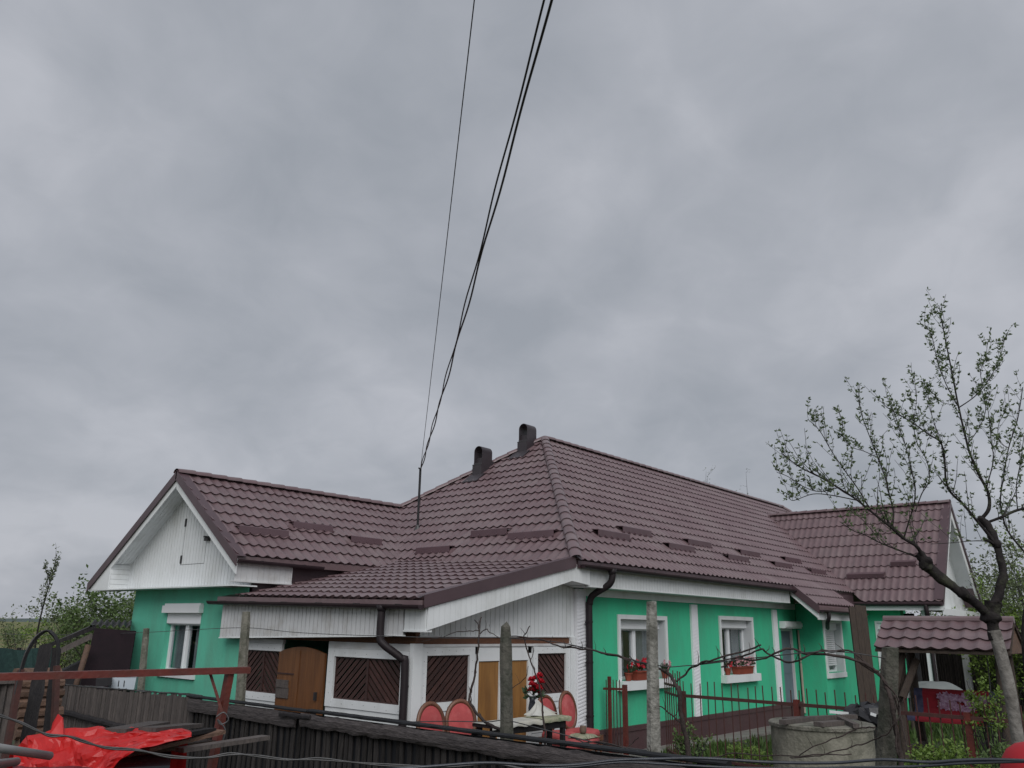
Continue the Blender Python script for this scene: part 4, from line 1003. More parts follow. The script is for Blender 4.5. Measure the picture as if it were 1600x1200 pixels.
# crumpled white cloth standing beside the vase
m = MB(); vc = px(838, 1122, Y=-1.1); n = 22
for r_ in range(9):
    k = r_/8
    for i in range(n):
        a = 2*math.pi*i/n; rr = (.02+.30*k**1.3)*(1+.22*math.sin(5*a+k*2)+.12*noise.noise(V((a, k*3, 0))))
        m.v.append(V((vc.x+.02+.12*k+rr*math.cos(a), vc.y+rr*.5*math.sin(a), tz+.02+.20*(1-k)**1.2+.03*k*noise.noise(V((a*1.5, k*4, 3))))))
for r_ in range(8):
    for i in range(n): m.f.append((r_*n+i, r_*n+(i+1) % n, (r_+1)*n+(i+1) % n, (r_+1)*n+i))
m.f.append(tuple(range(n-1, -1, -1)))
obj('crumpled_cloth', m, 'cloth_white', None, smooth=True, label='white napkin cloth crumpled into a peak on the table below the roses', cat='cloth')
vs = thing('rose_vase', 'vase of red roses on the table in front of the plywood door', 'vase', (vc.x+.10, vc.y+.16, tz+.01))
vx_, vy_ = vc.x+.10, vc.y+.16
obj('vase', MB().lathe([(.05, tz+.012), (.06, tz+.10), (.04, tz+.20), (.05, tz+.26)], 14, (vx_, vy_, 0)), 'cable_blue', vs, smooth=True)
lf = MB()
for i in range(60):
    d = V((random.uniform(-1, 1), random.uniform(-1, .6), random.uniform(-.1, 1))); lf.leaf(V((vx_, vy_, tz+.26))+d*.09, d, V((random.uniform(-1, 1), -1, 1)), .10, .06)
obj('rose_leaves', lf, 'leafdark', vs, flip=False)
for i in range(9):
    a = i*2.4; p = V((vx_+.13*math.cos(a)*(.5+.06*i), vy_-.06+.10*math.sin(a)*.6, tz+.33+.028*i))
    rs = MB()
    for ly in range(4):
        for k in range(5):
            t_ = k*1.257+ly*.6; d = V((math.cos(t_)*(.35+.2*ly), math.sin(t_)*(.35+.2*ly), .9-.22*ly)); rs.leaf(p-V((0, 0, .02)), d, V((-math.cos(t_), -math.sin(t_), .4)), .075, .075)
    rs.blob(p+V((0, 0, .015)), .028, 7, 5, .1)
    obj('rose', rs, 'rose', vs, flip=False)

# ================================================================== FRONT PICKET FENCE
XF = -5.5
ff = thing('picket_fence', 'blackened wooden picket fence with tarred cap running in front of the porch', 'fence', (XF, -1, 0))
pk = {}
def picket_mesh(name, wd, th, h_, mat, k):
    m = MB(); t_ = random.uniform(-.006, .006)
    prof = [(-wd/2, 0), (wd/2, 0), (wd/2*random.uniform(.85, 1), h_*.6), (wd/2, h_-random.uniform(0, .02)), (-wd/2, h_)]
    m.prism([V((0, a, z)) for a, z in prof], V((th, 0, 0))); return mesh_of(name, m, mat)
variants = [picket_mesh('picket', random.uniform(.056, .080), .022, random.uniform(.96, 1.03), 'picket', i) for i in range(8)]
y = 3.62; 
while y > -5.4:
    M4 = Matrix.Translation((XF+random.uniform(-.006, .006), y, .02)) @ Matrix.Rotation(random.uniform(-.03, .03), 4, 'X') @ Matrix.Rotation(random.uniform(-.22, .22), 4, 'Z')
    inst('picket', random.choice(variants), M4, ff); y -= random.uniform(.105, .135)
def rough_bar(name, p, q, wd, ht, mat, parent, n=24, amp=.012, seed=0, sides=8):
    m = MB(); p = V(p); q = V(q); d = (q-p).normalized(); a = d.cross(V((0, 0, 1))).normalized()
    for i in range(n+1):
        c = p.lerp(q, i/n); c.z += amp*.8*noise.noise(V((i*.37, seed, 3)))
        for j in range(sides):
            t_ = 2*math.pi*(j+.5)/sides; cs, sn = math.cos(t_), math.sin(t_); k = 1+1.8*amp/ht*6*noise.noise(V((i*.6, j*1.3, seed)))*.25
            sq = 1/max(abs(cs), abs(sn)); sq = 1+(sq-1)*.75
            m.v.append(c+a*cs*wd/2*sq*k+V((0, 0, sn*ht/2*sq*k)))
    for i in range(n):
        for j in range(sides): m.f.append((i*sides+j, i*sides+(j+1) % sides, (i+1)*sides+(j+1) % sides, (i+1)*sides+j))
    m.f += [tuple(range(sides-1, -1, -1)), tuple(range(n*sides, (n+1)*sides))]
    return obj(name, m, mat, parent)
rough_bar('top_rail', (XF-.045, 3.70, 1.0), (XF-.045, .85, .99), .04, .19, 'wood_rail', ff, seed=1)
rough_bar('top_rail', (XF-.055, .70, 1.01), (XF-.055, -5.5, .985), .075, .16, 'wood_rail', ff, n=50, amp=.022, seed=2)
rough_bar('cap', (XF-.01, 3.75, 1.125), (XF-.01, .60, 1.12), .12, .042, 'tar', ff, n=40, amp=.0018, seed=3)
rough_bar('cap', (XF-.01, .58, 1.13), (XF-.01, -5.5, 1.125), .12, .045, 'tar', ff, n=60, amp=.0022, seed=4)
obj('backing_sheet', MB().box(XF+.03, XF+.04, -5.4, 3.7, .02, 1.08), 'tar', ff)
rough_bar('patch_board', (XF-.10, 1.15, 1.055), (XF-.10, .45, 1.06), .035, .06, 'wood_black', ff, n=8, seed=5)
for yy in (3.6, .62, -2.4, -5.2): rough_bar('post', (XF+.06, yy, 0), (XF+.061, yy+.001, 1.08), .09, .09, 'wood_black', ff, n=4, seed=yy)
# left continuation, greyer and tighter
lf_ = thing('picket_fence', 'weathered grey-brown paling fence at left below the wing window', 'fence', (-5.9, 5.2, 0))
pa, pb = px(316, 1086, Z=1.15), px(92, 1069, Z=1.13); n = 62
vg = [picket_mesh('picket', random.uniform(.045, .066), .02, random.uniform(1.08, 1.14), 'wood_grey', i) for i in range(6)]
ang = math.atan2((pb-pa).y, (pb-pa).x)-math.pi/2
for i in range(n):
    c = pa.lerp(pb, (i+.5)/n); M4 = Matrix.Translation((c.x, c.y, .02)) @ Matrix.Rotation(ang+random.uniform(-.05, .05), 4, 'Z') @ Matrix.Rotation(random.uniform(-.015, .015), 4, 'X')
    inst('picket', random.choice(vg), M4, lf_)
dv = (pb-pa).normalized(); nv = V((dv.y, -dv.x, 0)); nv = nv if nv.dot(CAM-pa) > 0 else -nv
rough_bar('lower_rail', pa.lerp(pb, .35)*1+nv*.06-V((0, 0, .62)), pb+nv*.06-V((0, 0, .42)), .06, .10, 'wood_black', lf_, seed=6)
rough_bar('top_wire', pa+V((0, 0, -.01)), pb+V((0, 0, .0)), .02, .02, 'wire', lf_, seed=7)
rough_bar('post', (pb.x, pb.y, 0), (pb.x, pb.y+.001, 1.12), .1, .1, 'wood_black', lf_, n=4, seed=8)
c = px(101, 1100, D=(pb-CAM).xy.length-.12)
m = MB().bar(c-dv*.12, c+dv*.12, .015, .22); obj('nailed_board', m, 'beige', lf_)

# ================================================================== TRELLIS POSTS, WIRES, GRAPEVINES
XT = -5.15
def trellis_post(a, b, X, w0, w1, label, mat='concrete', point=False):
    t_, b_ = px(*a, X=X), px(*b, X=X); d = (t_-b_)/(t_.z-b_.z); bt = b_-d*(b_.z+.05)
    m = MB(); n = 10; vd = (CAM-bt); rot = math.atan2(vd.y, vd.x)
    for i in range(n+1):
        k = i/n; c = bt.lerp(t_, k); wd = w1+(w0-w1)*k; j = 1+.05*noise.noise(V((i*.9, a[0], 0)))
        for q in range(8):
            an = rot+math.pi/8+q*math.pi/4; rr = wd/2*1.12*j*(1+.05*noise.noise(V((i*1.7, q*2.1, a[0]))))
            if i == n: rr *= .78 if point else .93
            m.v.append(c+V((rr*math.cos(an), rr*math.sin(an), 0)))
    for i in range(n):
        for q in range(8): m.f.append((i*8+q, i*8+(q+1) % 8, (i+1)*8+(q+1) % 8, (i+1)*8+q))
    m.v.append(t_+V((.02, 0, .06 if point else .008))); e_ = len(m.v)-1
    for q in range(8): m.f.append((n*8+q, n*8+(q+1) % 8, e_))
    m.f.append(tuple(range(7, -1, -1)))
    obj('trellis_post', m, mat, None, label=label, cat='post', group='concrete vine posts'); return t_
tp = [trellis_post((229, 982), (221, 1068), XT, .11, .13, 'short mossy concrete vine post in front of the green wing wall'),
      trellis_post((385, 956), (376, 1082), XT, .13, .16, 'mossy concrete vine post just right of the red pipe frame'),
      trellis_post((790, 979), (792, 1150), XT, .135, .15, 'dark weathered vine post with pointed top in front of the double door', point=True, mat='post_dark'),
      trellis_post((1018, 940), (1022, 1185), XT, .105, .150, 'pale tall concrete vine post in front of the nearest window', mat='concrete_pale'),
      trellis_post((1391, 1012), (1386, 1150), -4.6, .14, .19, 'thick lichen-covered vine post right of the concrete well', mat='post_dark')]
def wire_thing(name, pts, r_, label, mat='wire', cat='wire', group=None, n=8, sides=5):
    return obj(name, MB().tube(smoothline(pts, n), r_, sides), mat, None, smooth=True, label=label, cat=cat, group=group)
P = lambda x, y, X=XT: px(x, y, X=X)
wire_thing('trellis_wire', [P(-30, 990), P(100, 992), P(229, 988), P(300, 984), P(385, 981), P(460, 988), P(540, 992), P(612, 994), P(700, 997), P(790, 996)], .005, 'thin sagging wire strung between the vine posts at left and centre')
wire_thing('trellis_wire', [P(640, 1128), P(700, 1127), P(760, 1128), P(792, 1126), P(850, 1140), P(930, 1160), P(1020, 1174)], .006, 'thin low wire crossing in front of the red chairs')
wire_thing('trellis_wire', [P(790, 997), P(880, 1005), P(1018, 1038), P(1075, 1040), P(1180, 1028), P(1300, 1018), P(1391, 1030, -4.6)], .005, 'thin wire between the pale concrete post and the well post')
def vine(name, label, trunks, base):
    v = thing(name, label, 'grapevine', base)
    for nm, pts, r0, r1 in trunks:
        sm = smoothline([px(x, y, X=X_+.05*math.sin(i*1.7)) for i, (x, y, X_) in enumerate(pts)], 5); m = MB()
        sm = [p+noise.noise_vector(p*8)*.022+noise.noise_vector(p*21)*.008 for p in sm]; r0 *= .78; r1 *= .8
        k = len(sm); rad = [(r0+(r1-r0)*i/(k-1))*(1+.25*noise.noise(V((i*.8, r0*99, 0)))) for i in range(k)]
        m.tube(sm, rad, 7)
        for i in range(4, k-2, 5):     # short pruned spurs
            d = V((random.uniform(-.4, .4), random.uniform(-.4, .4), random.uniform(.3, 1))).normalized()*random.uniform(.04, .13)
            if random.random() < .85: m.tube([sm[i], sm[i]+d*.6, sm[i]+d+V((0, .02, .01))], [rad[i]*.5, rad[i]*.4, rad[i]*.2], 5)
        obj(nm, m, 'vine', v, smooth=True)
    return v
q = lambda L_, X_=XT: [(x, y, X_) for x, y in L_]
vine('grapevine', 'bare grapevine with trunk beside the pale concrete post, arms spread both ways', [
    ('trunk', q([(1082, 1230), (1076, 1170), (1066, 1120), (1060, 1080), (1050, 1060), (1035, 1046)]), .034, .02),
    ('cane', q([(1040, 1048), (1010, 1040), (980, 1030), (940, 1018), (905, 1013), (880, 1011), (850, 1001), (800, 994)]), .017, .008),
    ('cane', q([(880, 1012), (902, 1010), (938, 1019), (1000, 1037)]), .009, .006),
    ('cane', q([(1058, 1066), (1075, 1050), (1095, 1034), (1130, 1027), (1160, 1018), (1190, 1010)]), .013, .010),
    ('cane', q([(1128, 1042), (1150, 1030), (1175, 1020), (1190, 1012), (1200, 1022), (1225, 1032), (1245, 1033), (1262, 1025), (1290, 1016), (1320, 1018)]), .010, .012),
    ('cane', q([(1095, 1035), (1140, 1030), (1190, 1029), (1215, 1020), (1240, 1014), (1262, 1021), (1300, 1024), (1340, 1032), (1372, 1050)]), .008, .018),
    ('cane', q([(1066, 1130), (1050, 1118), (1038, 1108), (1030, 1105)]), .012, .006)], px(1082, 1230, X=XT))
vine('grapevine', 'bare grapevine canes rising in front of the plywood double door and chairs', [
    ('trunk', q([(792, 1142), (768, 1134), (748, 1118), (734, 1098), (736, 1080), (743, 1050), (747, 1015), (749, 985), (753, 964)]), .026, .010),
    ('cane', q([(749, 985), (747, 975), (743, 969)]), .010, .005),
    ('cane', q([(750, 990), (760, 983), (768, 990), (785, 998)]), .009, .005), ('cane', q([(748, 986), (725, 986), (705, 990), (685, 998), (660, 1000)]), .008, .004),
    ('cane', q([(852, 1165), (848, 1110), (842, 1075), (833, 1045), (825, 1020), (820, 1000), (823, 988), (827, 977)]), .015, .007),
    ('cane', q([(830, 1030), (832, 1020), (833, 1012)]), .006, .004),
    ('cane', q([(800, 1075), (815, 1065), (822, 1055), (825, 1040)]), .006, .003)], px(792, 1142, X=XT))
vine('grapevine', 'bare arching grapevine on the lichen-covered post beside the well', [
    ('trunk', q([(1412, 1230), (1405, 1170), (1400, 1130), (1392, 1090), (1380, 1062), (1362, 1045), (1335, 1032), (1310, 1024)], -4.75), .030, .012),
    ('cane', q([(1296, 1018), (1325, 1017), (1352, 1034), (1375, 1056), (1395, 1078), (1407, 1100), (1404, 1122), (1388, 1142), (1360, 1158), (1320, 1170), (1280, 1180), (1235, 1182)], -4.75), .011, .006),
    ('cane', q([(1370, 1136), (1340, 1140), (1300, 1155), (1262, 1172), (1238, 1183)], -4.75), .009, .005),
    ('cane', q([(1398, 1085), (1404, 1110), (1412, 1140), (1418, 1175)], -4.75), .012, .006),
    ('cane', q([(1384, 1062), (1394, 1090), (1401, 1125), (1402, 1180)], -4.75), .012, .010)], px(1412, 1230, X=-4.75))
vine('grapevine', 'low thin vine canes trailing behind the fence towards the well', [
    ('cane', q([(880, 1165), (930, 1160), (975, 1168), (1030, 1180), (1090, 1184), (1150, 1178), (1230, 1181), (1330, 1176)], -5.2), .010, .006),
    ('cane', q([(900, 1155), (925, 1164), (950, 1162), (985, 1172)], -5.2), .008, .005), ('cane', q([(975, 1170), (990, 1160), (998, 1152)], -5.2), .006, .004)], px(880, 1165, X=-5.2))

# ================================================================== RED BAR FENCE AND GATE
XB = .25
bf = thing('bar_fence', 'low rusty red fence of thin iron bars between the house and the well', 'fence', (XB, -4, 0))
barm = mesh_of('bar', MB().tube([(0, 0, 0), (0, 0, 1.45)], .009, 6), 'metal_rust')
zr_ = lambda y: px(1070, 1087, X=XB).z+(px(1580, 1127, X=XB).z-px(1070, 1087, X=XB).z)*(y-px(1070, 1087, X=XB).y)/(px(1580, 1127, X=XB).y-px(1070, 1087, X=XB).y)
ya = px(1067, 1087, X=XB).y; yb = px(1600, 1128, X=XB).y
y = ya-.03
while y > yb:
    inst('bar', barm, Matrix.Translation((XB, y, zr_(y)+.22-1.45+random.uniform(-.03, .03))) @ Matrix.Rotation(random.uniform(-.015, .015), 4, 'X'), bf); y -= .14
for p_, q_ in ((ya, ya-1.95), (ya-1.95, yb)):
    obj('rail', MB().bar((XB-.02, p_, zr_(p_)), (XB-.02, q_, zr_(q_)), .03, .05), 'metal_rust', bf)
    obj('rail', MB().bar((XB-.02, p_, .25), (XB-.02, q_, .25), .03, .04), 'metal_rust', bf)
for y, mat in ((ya, 'metal_rust'), (ya-1.95, 'metal_red'), (ya-4.3, 'metal_red')): obj('post', MB().box(XB-.045, XB+.035, y-.04, y+.04, 0, zr_(y)+.07), mat, bf)
gt = thing('bar_gate', 'red iron bar gate leaf standing half open behind the pale concrete post', 'gate', tuple(px(1040, 1190, X=.45)))
g0 = px(1039, 1075, X=.45); g1 = px(1063, 1080, X=-.30); g0.z = g1.z = 0
for i in range(8):
    c = g0.lerp(g1, i/7); inst('bar', barm, Matrix.Translation((c.x, c.y, .12+random.uniform(-.03, .05))), gt)
for z in (.3, 1.22, 1.36): obj('rail', MB().bar(g0+V((0, 0, z)), g1+V((0, 0, z)), .03, .035), 'metal_rust', gt)
gp = thing('bar_fence', 'narrow red iron panel with two square posts left of the pale concrete post', 'fence', tuple(px(960, 1190, X=.45)))
for xx, yt, wd in ((952, 1057, .05), (976, 1070, .07)):
    c = px(xx, yt, X=.45); obj('post', MB().box(c.x-wd/2, c.x+wd/2, c.y-wd/2, c.y+wd/2, 0, c.z), 'metal_red', gp)
for xx in (947, 958, 963, 968):
    c = px(xx, 1062, X=.46); inst('bar', barm, Matrix.Translation((c.x, c.y, c.z-1.45)), gp)
a_, b_ = px(943, 1076, X=.45), px(977, 1077, X=.45); obj('rail', MB().bar(a_, b_, .03, .04), 'metal_red', gp)

# ================================================================== WELL AND THINGS BY IT
wc = px(1282, 1128, D=11.7); wr = .61; wz = wc.z
well = thing('well', 'round grey concrete well ring with a slab lid and lichen stains', 'well', (wc.x, wc.y, 0))
obj('ring', MB().lathe([(wr*.99, -.05), (wr, .3), (wr*.995, wz-.06), (wr*1.0, wz-.055)], 36, (wc.x, wc.y, 0)), 'well', well, smooth=False)
obj('lid', MB().lathe([(wr*1.03, wz-.05), (wr*1.035, wz-.012), (wr*1.01, wz)], 36, (wc.x, wc.y, 0)), 'concrete', well)
def pxz(x, y, z): return px(x, y, Z=z)
for (a, b), wd, lb in ((((1226, 1124), (1336, 1119)), .09, 'long grey plank lying across the back of the well lid'), (((1222, 1128), (1262, 1123)), .08, 'short dark plank at the left side of the well lid'),
                       (((1284, 1134), (1318, 1131)), .13, 'thick short wooden block at the front of the well lid'), (((1312, 1122), (1338, 1134)), .07, 'short plank laid slantwise at the right of the well lid')):
    p_, q_ = pxz(*a, wz+.03), pxz(*b, wz+.03); d = (q_-p_).normalized()
    c = (p_+q_)/2; off = c-V((wc.x, wc.y, c.z)); off.z = 0
    if off.length > wr*.72: sft = off.normalized()*(wr*.72-off.length); p_ += sft; q_ += sft
    p_.z = q_.z = wz+.028
    obj('plank', MB().bar(p_, q_, wd, .05), 'wood_grey', None, label=lb, cat='plank', group='planks on the well lid')
bk_ = px(1345, 1108, D=12.9)
m = MB(); 
for i in range(3): m.blob(bk_+V((.12*i-.1, -.1*i, .02*i-.1)), (.2, .2, .16), 9, 7, .22)
m.box(bk_.x-.25, bk_.x+.25, bk_.y-.2, bk_.y+.2, 0, bk_.z-.15)
obj('black_sack', m, 'black_plastic', None, label='heap of black plastic sacks behind the well', cat='sack')
for xs, lb in (((1296, 1112, 1326, 1115), 'white striped slat lying on the black sacks'), ((1360, 1115, 1369, 1118), 'short white slat at the right of the black sacks')):
    a_, b_ = px(xs[0], xs[1], D=12.5), px(xs[2], xs[3], D=12.5); m = MB()
    obj('white_slat', MB().bar(a_, b_, .03, .035), 'white', None, label=lb, cat='slat')
c = px(1349, 1015, D=24.2); rt_ = V((RT.x, RT.y, 0)).normalized(); fw_ = V((FW.x, FW.y, 0)).normalized()
wp = thing('timber_post', 'tall brown timber post of rough boards between extension and far wing', 'post', (c.x, c.y, 0))
for i in range(3):
    p_ = c+rt_*(-.15+.15*i); obj('board', MB().bar((p_.x, p_.y, 0), (p_.x-.05*rt_.x, p_.y-.05*rt_.y, 2.95+random.uniform(-.05, .08)), .06+.02*random.random(), .145, up=rt_), 'wood_post', wp)

# ================================================================== GARDEN SWING
XS = px(1478, 1000, D=15.2).x
ra, rb_ = px(1381, 969, X=XS), px(1585, 972, X=XS); rzz = (ra.z+rb_.z)/2; Ya, Yb = ra.y, rb_.y
ea = px(1365, 1013, X=XS-.62); ez = ea.z
sg = thing('garden_swing', 'wooden garden swing bench with maroon tiled roof behind the fruit tree', 'swing', (XS, (Ya+Yb)/2, 0))
for sgn in (-1, 1):
    obj('roof_board', MB().hexa([(XS, Ya, rzz-.05), (XS, Yb, rzz-.05), (XS+sgn*.62, Yb, ez-.05), (XS+sgn*.62, Ya, ez-.05)], [(XS, Ya, rzz-.02), (XS, Yb, rzz-.02), (XS+sgn*.62, Yb, ez-.02), (XS+sgn*.62, Ya, ez-.02)]), 'wood_post', sg)
    us = V((-sgn*.62, 0, rzz-ez)); ln = us.length; us.normalize(); nn = us.cross(V((0, 1, 0))*sgn).normalized(); nn = nn if nn.z > 0 else -nn; xd = us.cross(nn)
    org = V((XS+sgn*.62, Ya if xd.y < 0 else Yb, ez)); k = round((Ya-Yb)/.2); wv = (Ya-Yb)/k; st = ln/3
    key = (.2, .455); me = tile_mesh[key]
    for i in range(k):
        for j in range(3):
            M4 = Matrix.Translation(org+xd*(i*wv)+us*(j*st)) @ Matrix((xd*wv/.2, us*st/.455, nn)).transposed().to_4x4(); inst('tile', me, M4, sg)
obj('ridge_cap', MB().tube([(XS, Ya, rzz+.02), (XS, Yb, rzz+.02)], .06, 10), 'roof', sg)
obj('gable_end', MB().prism([V((XS-.6, Yb+.03, ez-.03)), V((XS+.6, Yb+.03, ez-.03)), V((XS, Yb+.03, rzz-.05))], V((0, .02, 0))), 'wood_brown', sg)
yl, yr = px(1418, 1050, X=XS).y, px(1572, 1050, X=XS).y
for y in (yl, yr):
    for sx in (-1, 1):
        obj('leg', MB().tube(smoothline([(XS+sx*.62, y, 0), (XS+sx*.42, y+.03, .9), (XS+sx*.25, y, ez+.02)], 4), [.075]*9, 8), 'wood_post', sg, smooth=True)
    obj('brace', MB().bar((XS-.5, y, .55), (XS+.5, y, .55), .06, .08), 'wood_post', sg)
obj('beam', MB().bar((XS, Ya-.05, ez+.08), (XS, Yb+.05, ez+.08), .1, .12), 'wood_post', sg)
obj('lean_brace', MB().tube([px(1396, 1090, X=XS-.5), px(1410, 1022, X=XS-.4)], .06, 7), 'wood_post', sg); obj('lean_brace', MB().tube([px(1410, 1090, X=XS-.55), px(1432, 1030, X=XS-.3)], .06, 7), 'wood_post', sg)
b0, b1 = px(1424, 1078, X=XS+.15), px(1560, 1081, X=XS+.15); s0 = px(1428, 1121, X=XS-.35)
for i in range(4): obj('back_slat', MB().bar((XS+.17, b0.y, b0.z-.06-i*.11), (XS+.17, b1.y, b0.z-.06-i*.11), .025, .09), 'wood_brown', sg)
for i in range(5): obj('seat_slat', MB().bar((XS+.12-i*.11, b0.y, s0.z), (XS+.12-i*.11, b1.y, s0.z), .09, .025), 'wood_brown', sg)
for y in (b0.y-.05, b1.y+.05): obj('chain', MB().tube([(XS-.2, y, s0.z), (XS, y, ez+.1)], .008, 5), 'wire', sg)
obj('armrest', MB().bar((XS-.4, b1.y, s0.z+.25), (XS+.17, b1.y, s0.z+.25), .05, .04), 'wood_brown', sg)
# blanket over the bench
def blanket(name, y0, y1, mat, label, part=None, lift=.03, drop=.05):
    m = MB(); nx_, ny_ = 14, 12; path = [(XS+.19, b0.z-.35), (XS+.20, b0.z-.0), (XS+.15, b0.z+.03), (XS+.11, b0.z-.05), (XS+.10, s0.z+.12), (XS+.06, s0.z+.045), (XS-.2, s0.z+.035), (XS-.40, s0.z+.03), (XS-.43, s0.z-.02), (XS-.43, s0.z-drop)]
    for i in range(nx_+1):
        y = y0+(y1-y0)*i/nx_
        for (x, z) in path: m.v.append(V((x-lift*.5+.012*noise.noise(V((y*5, z*5, x*5))), y, z+lift*.3+.012*noise.noise(V((y*6, z*4, 3))))))
    k = len(path); m.f = [(i*k+j, (i+1)*k+j, (i+1)*k+j+1, i*k+j+1) for i in range(nx_) for j in range(k-1)]
    return obj(name, m, mat, part, smooth=True, label=label, cat=None if part else 'blanket', flip=False)
ys = lambda x: px(x, 1100, X=XS).y
bl = blanket('blanket', ys(1440), ys(1545), 'blanket', 'dark red blanket with pale flowers draped over the swing bench')
for a, b in ((1427, 1440.5), (1544.5, 1559)):
    o = blanket('blanket_border', ys(a), ys(b), 'blanket_blue', None, part=bl)
    o.matrix_parent_inverse = Matrix.Translation(-bl.location)
fl = MB()
for i in range(34):
    y = ys(random.uniform(1468, 1522) if i < 30 else random.uniform(1530, 1540)); z = random.uniform(s0.z+.09, b0.z-.03); p = V((XS+.068, y, z))
    for k in range(6):
        t_ = k*1.05+i; fl.leaf(p-V((random.uniform(0, .006), 0, 0)), V((-.15, math.cos(t_), math.sin(t_))), V((-1, 0, 0)), .065, .05)
o = obj('flower_print', fl, 'blanket_fl', bl, flip=False, kind='stuff'); o.matrix_parent_inverse = Matrix.Translation(-bl.location)
m = MB()
fc = px(1490, 1117, X=XS-.43)
# white garden cover behind the swing, board fence further back
cv = px(1462, 1074, D=21.5); m = MB(); n = 20
for r_ in range(8):
    k = r_/7
    for i in range(n):
        a = 2*math.pi*i/n; rr = .05+.72*k*(1+.1*noise.noise(V((a*1.3, k, 2)))); m.v.append(V((cv.x, cv.y, 0))+rt_*rr*math.cos(a)*1.0+fw_*rr*math.sin(a)*.7+V((0, 0, cv.z+.12-.30*k**2.6+.05*math.sin(5*a)*k)))
for r_ in range(7):
    for i in range(n): m.f.append((r_*n+i, r_*n+(i+1) % n, (r_+1)*n+(i+1) % n, (r_+1)*n+i))
m.f.append(tuple(range(n)))
um = thing('covered_table', 'table under a domed white cover behind the garden swing', 'table', (cv.x, cv.y, 0))
obj('cover', m, 'cover', um, smooth=True)
for a in (-.6, .6): obj('leg', MB().tube([V((cv.x, cv.y, 0))+rt_*a, V((cv.x, cv.y, cv.z-.1))+rt_*a], .04, 7), 'wood_post', um)
bfz = thing('board_fence', 'grey upright board fence at the back of the garden, seen through the carport', 'fence', tuple(px(1480, 1060, D=33)))
bm_ = [mesh_of('board', MB().box(-.08, .08, -.012, .012, 0, 1.75+.12*random.random()), 'wood_grey') for _ in range(4)]
for i in range(62):
    p_ = px(1392, 1000, D=33).lerp(px(1640, 1000, D=31), i/61); inst('board', random.choice(bm_), Matrix.Translation((p_.x, p_.y, 0)) @ Matrix.Rotation(YAW-math.pi/2, 4, 'Z'), bfz)

# ================================================================== FRUIT TREE
def limb3(pts, D0, wob=.25, seed=0):
    return smoothline([px(x, y, D=D0+dd) for (x, y, dd) in pts], 6)
def twig_tree(name, label, limbs, spurs, leafmat, base, leaf=.045, dens=1.0, group=None, limeto=None, parent_mats=('bark', 'twig'), knobs=()):
    t_ = thing(name, label, 'tree', base, group); tr = MB(); tw = MB(); lv = MB()
    for pts, r0, r1, shoots, tl in limbs:
        k = len(pts); rad = [(r0+(r1-r0)*(i/(k-1))**.8)*(1+.14*noise.noise(V((i*.5, r0*50, pts[0].x)))) for i in range(k)]
        nv0 = len(tr.v); tr.tube(pts, rad, 12 if r0 > .03 else 6)
        if r0 > .03:
            for i_ in range(nv0, len(tr.v)):
                v0 = tr.v[i_]; tr.v[i_] = v0+noise.noise_vector(v0*6)*.020+noise.noise_vector(v0*17)*.012
        L_ = sum((pts[i+1]-pts[i]).length for i in range(k-1))
        shoots = int(shoots)
        for s_ in range(shoots):
            u0 = .45 if r0 > .025 else .15; u = u0+(1-u0)*(s_+random.random())/shoots; i = min(k-2, int(u*(k-1))); p = pts[i].lerp(pts[i+1], random.random())
            tg = (pts[i+1]-pts[i]).normalized(); d = (tg*.5+V((random.uniform(-.6, .6), random.uniform(-.6, .6), random.uniform(.1, .9)))).normalized()
            ln = tl*random.uniform(.35, 1.15); nn = 5; tp_ = [p]
            for j in range(nn):
                d = (d+V((random.uniform(-.18, .18), random.uniform(-.18, .18), random.uniform(-.02, .2)))).normalized(); tp_.append(tp_[-1]+d*ln/nn)
            r_ = min(rad[i]*.5, .004+.006*ln); tw.tube(tp_, taper(nn+1, r_, .0022), 4, cap=False)
            for j in range(1, nn+1):
                for _ in range(max(1, round(1.6*dens))):
                    c = tp_[j].lerp(tp_[j-1], random.random()*.8); sp_ = V((random.uniform(-1, 1), random.uniform(-1, 1), random.uniform(-.3, 1))).normalized()
                    c2 = c+sp_*.02; tw.tube([c, c2], .002, 3, cap=False)
                    for q_ in range(random.randint(2, 5)):
                        dd = (sp_*.7+V((random.uniform(-1, 1), random.uniform(-1, 1), random.uniform(-.6, .9)))).normalized()
                        lv.leaf(c2, dd, V((random.uniform(-1, 1), random.uniform(-1, 1), 1)), leaf*random.uniform(.6, 1.2), leaf*.5)
    for (kx, ky, kd, kr) in knobs:
        nv0 = len(tr.v); tr.blob(px(kx, ky, D=kd), kr, 14, 10, .10)
        for i_ in range(nv0, len(tr.v)):
            v0 = tr.v[i_]; tr.v[i_] = v0+noise.noise_vector(v0*9)*kr*.45
    obj('trunk', tr, parent_mats[0], t_, smooth=True); cr = obj('crown', lv, leafmat, t_, flip=False); obj('twigs', tw, parent_mats[1], t_)
    return t_
DT = 11.0
def Lm(a, r0, r1, sh_=0, tl=.4, dd=0.0, dd1=0.0):
    sh_ = sh_*.74; tl *= 1.45; r0 *= .49; r1 *= .7
    k = len(a); return (smoothline([px(x, y, D=DT+dd+(dd1-dd)*i/(k-1)) for i, (x, y) in enumerate(a)], 5), r0, r1, sh_, tl)
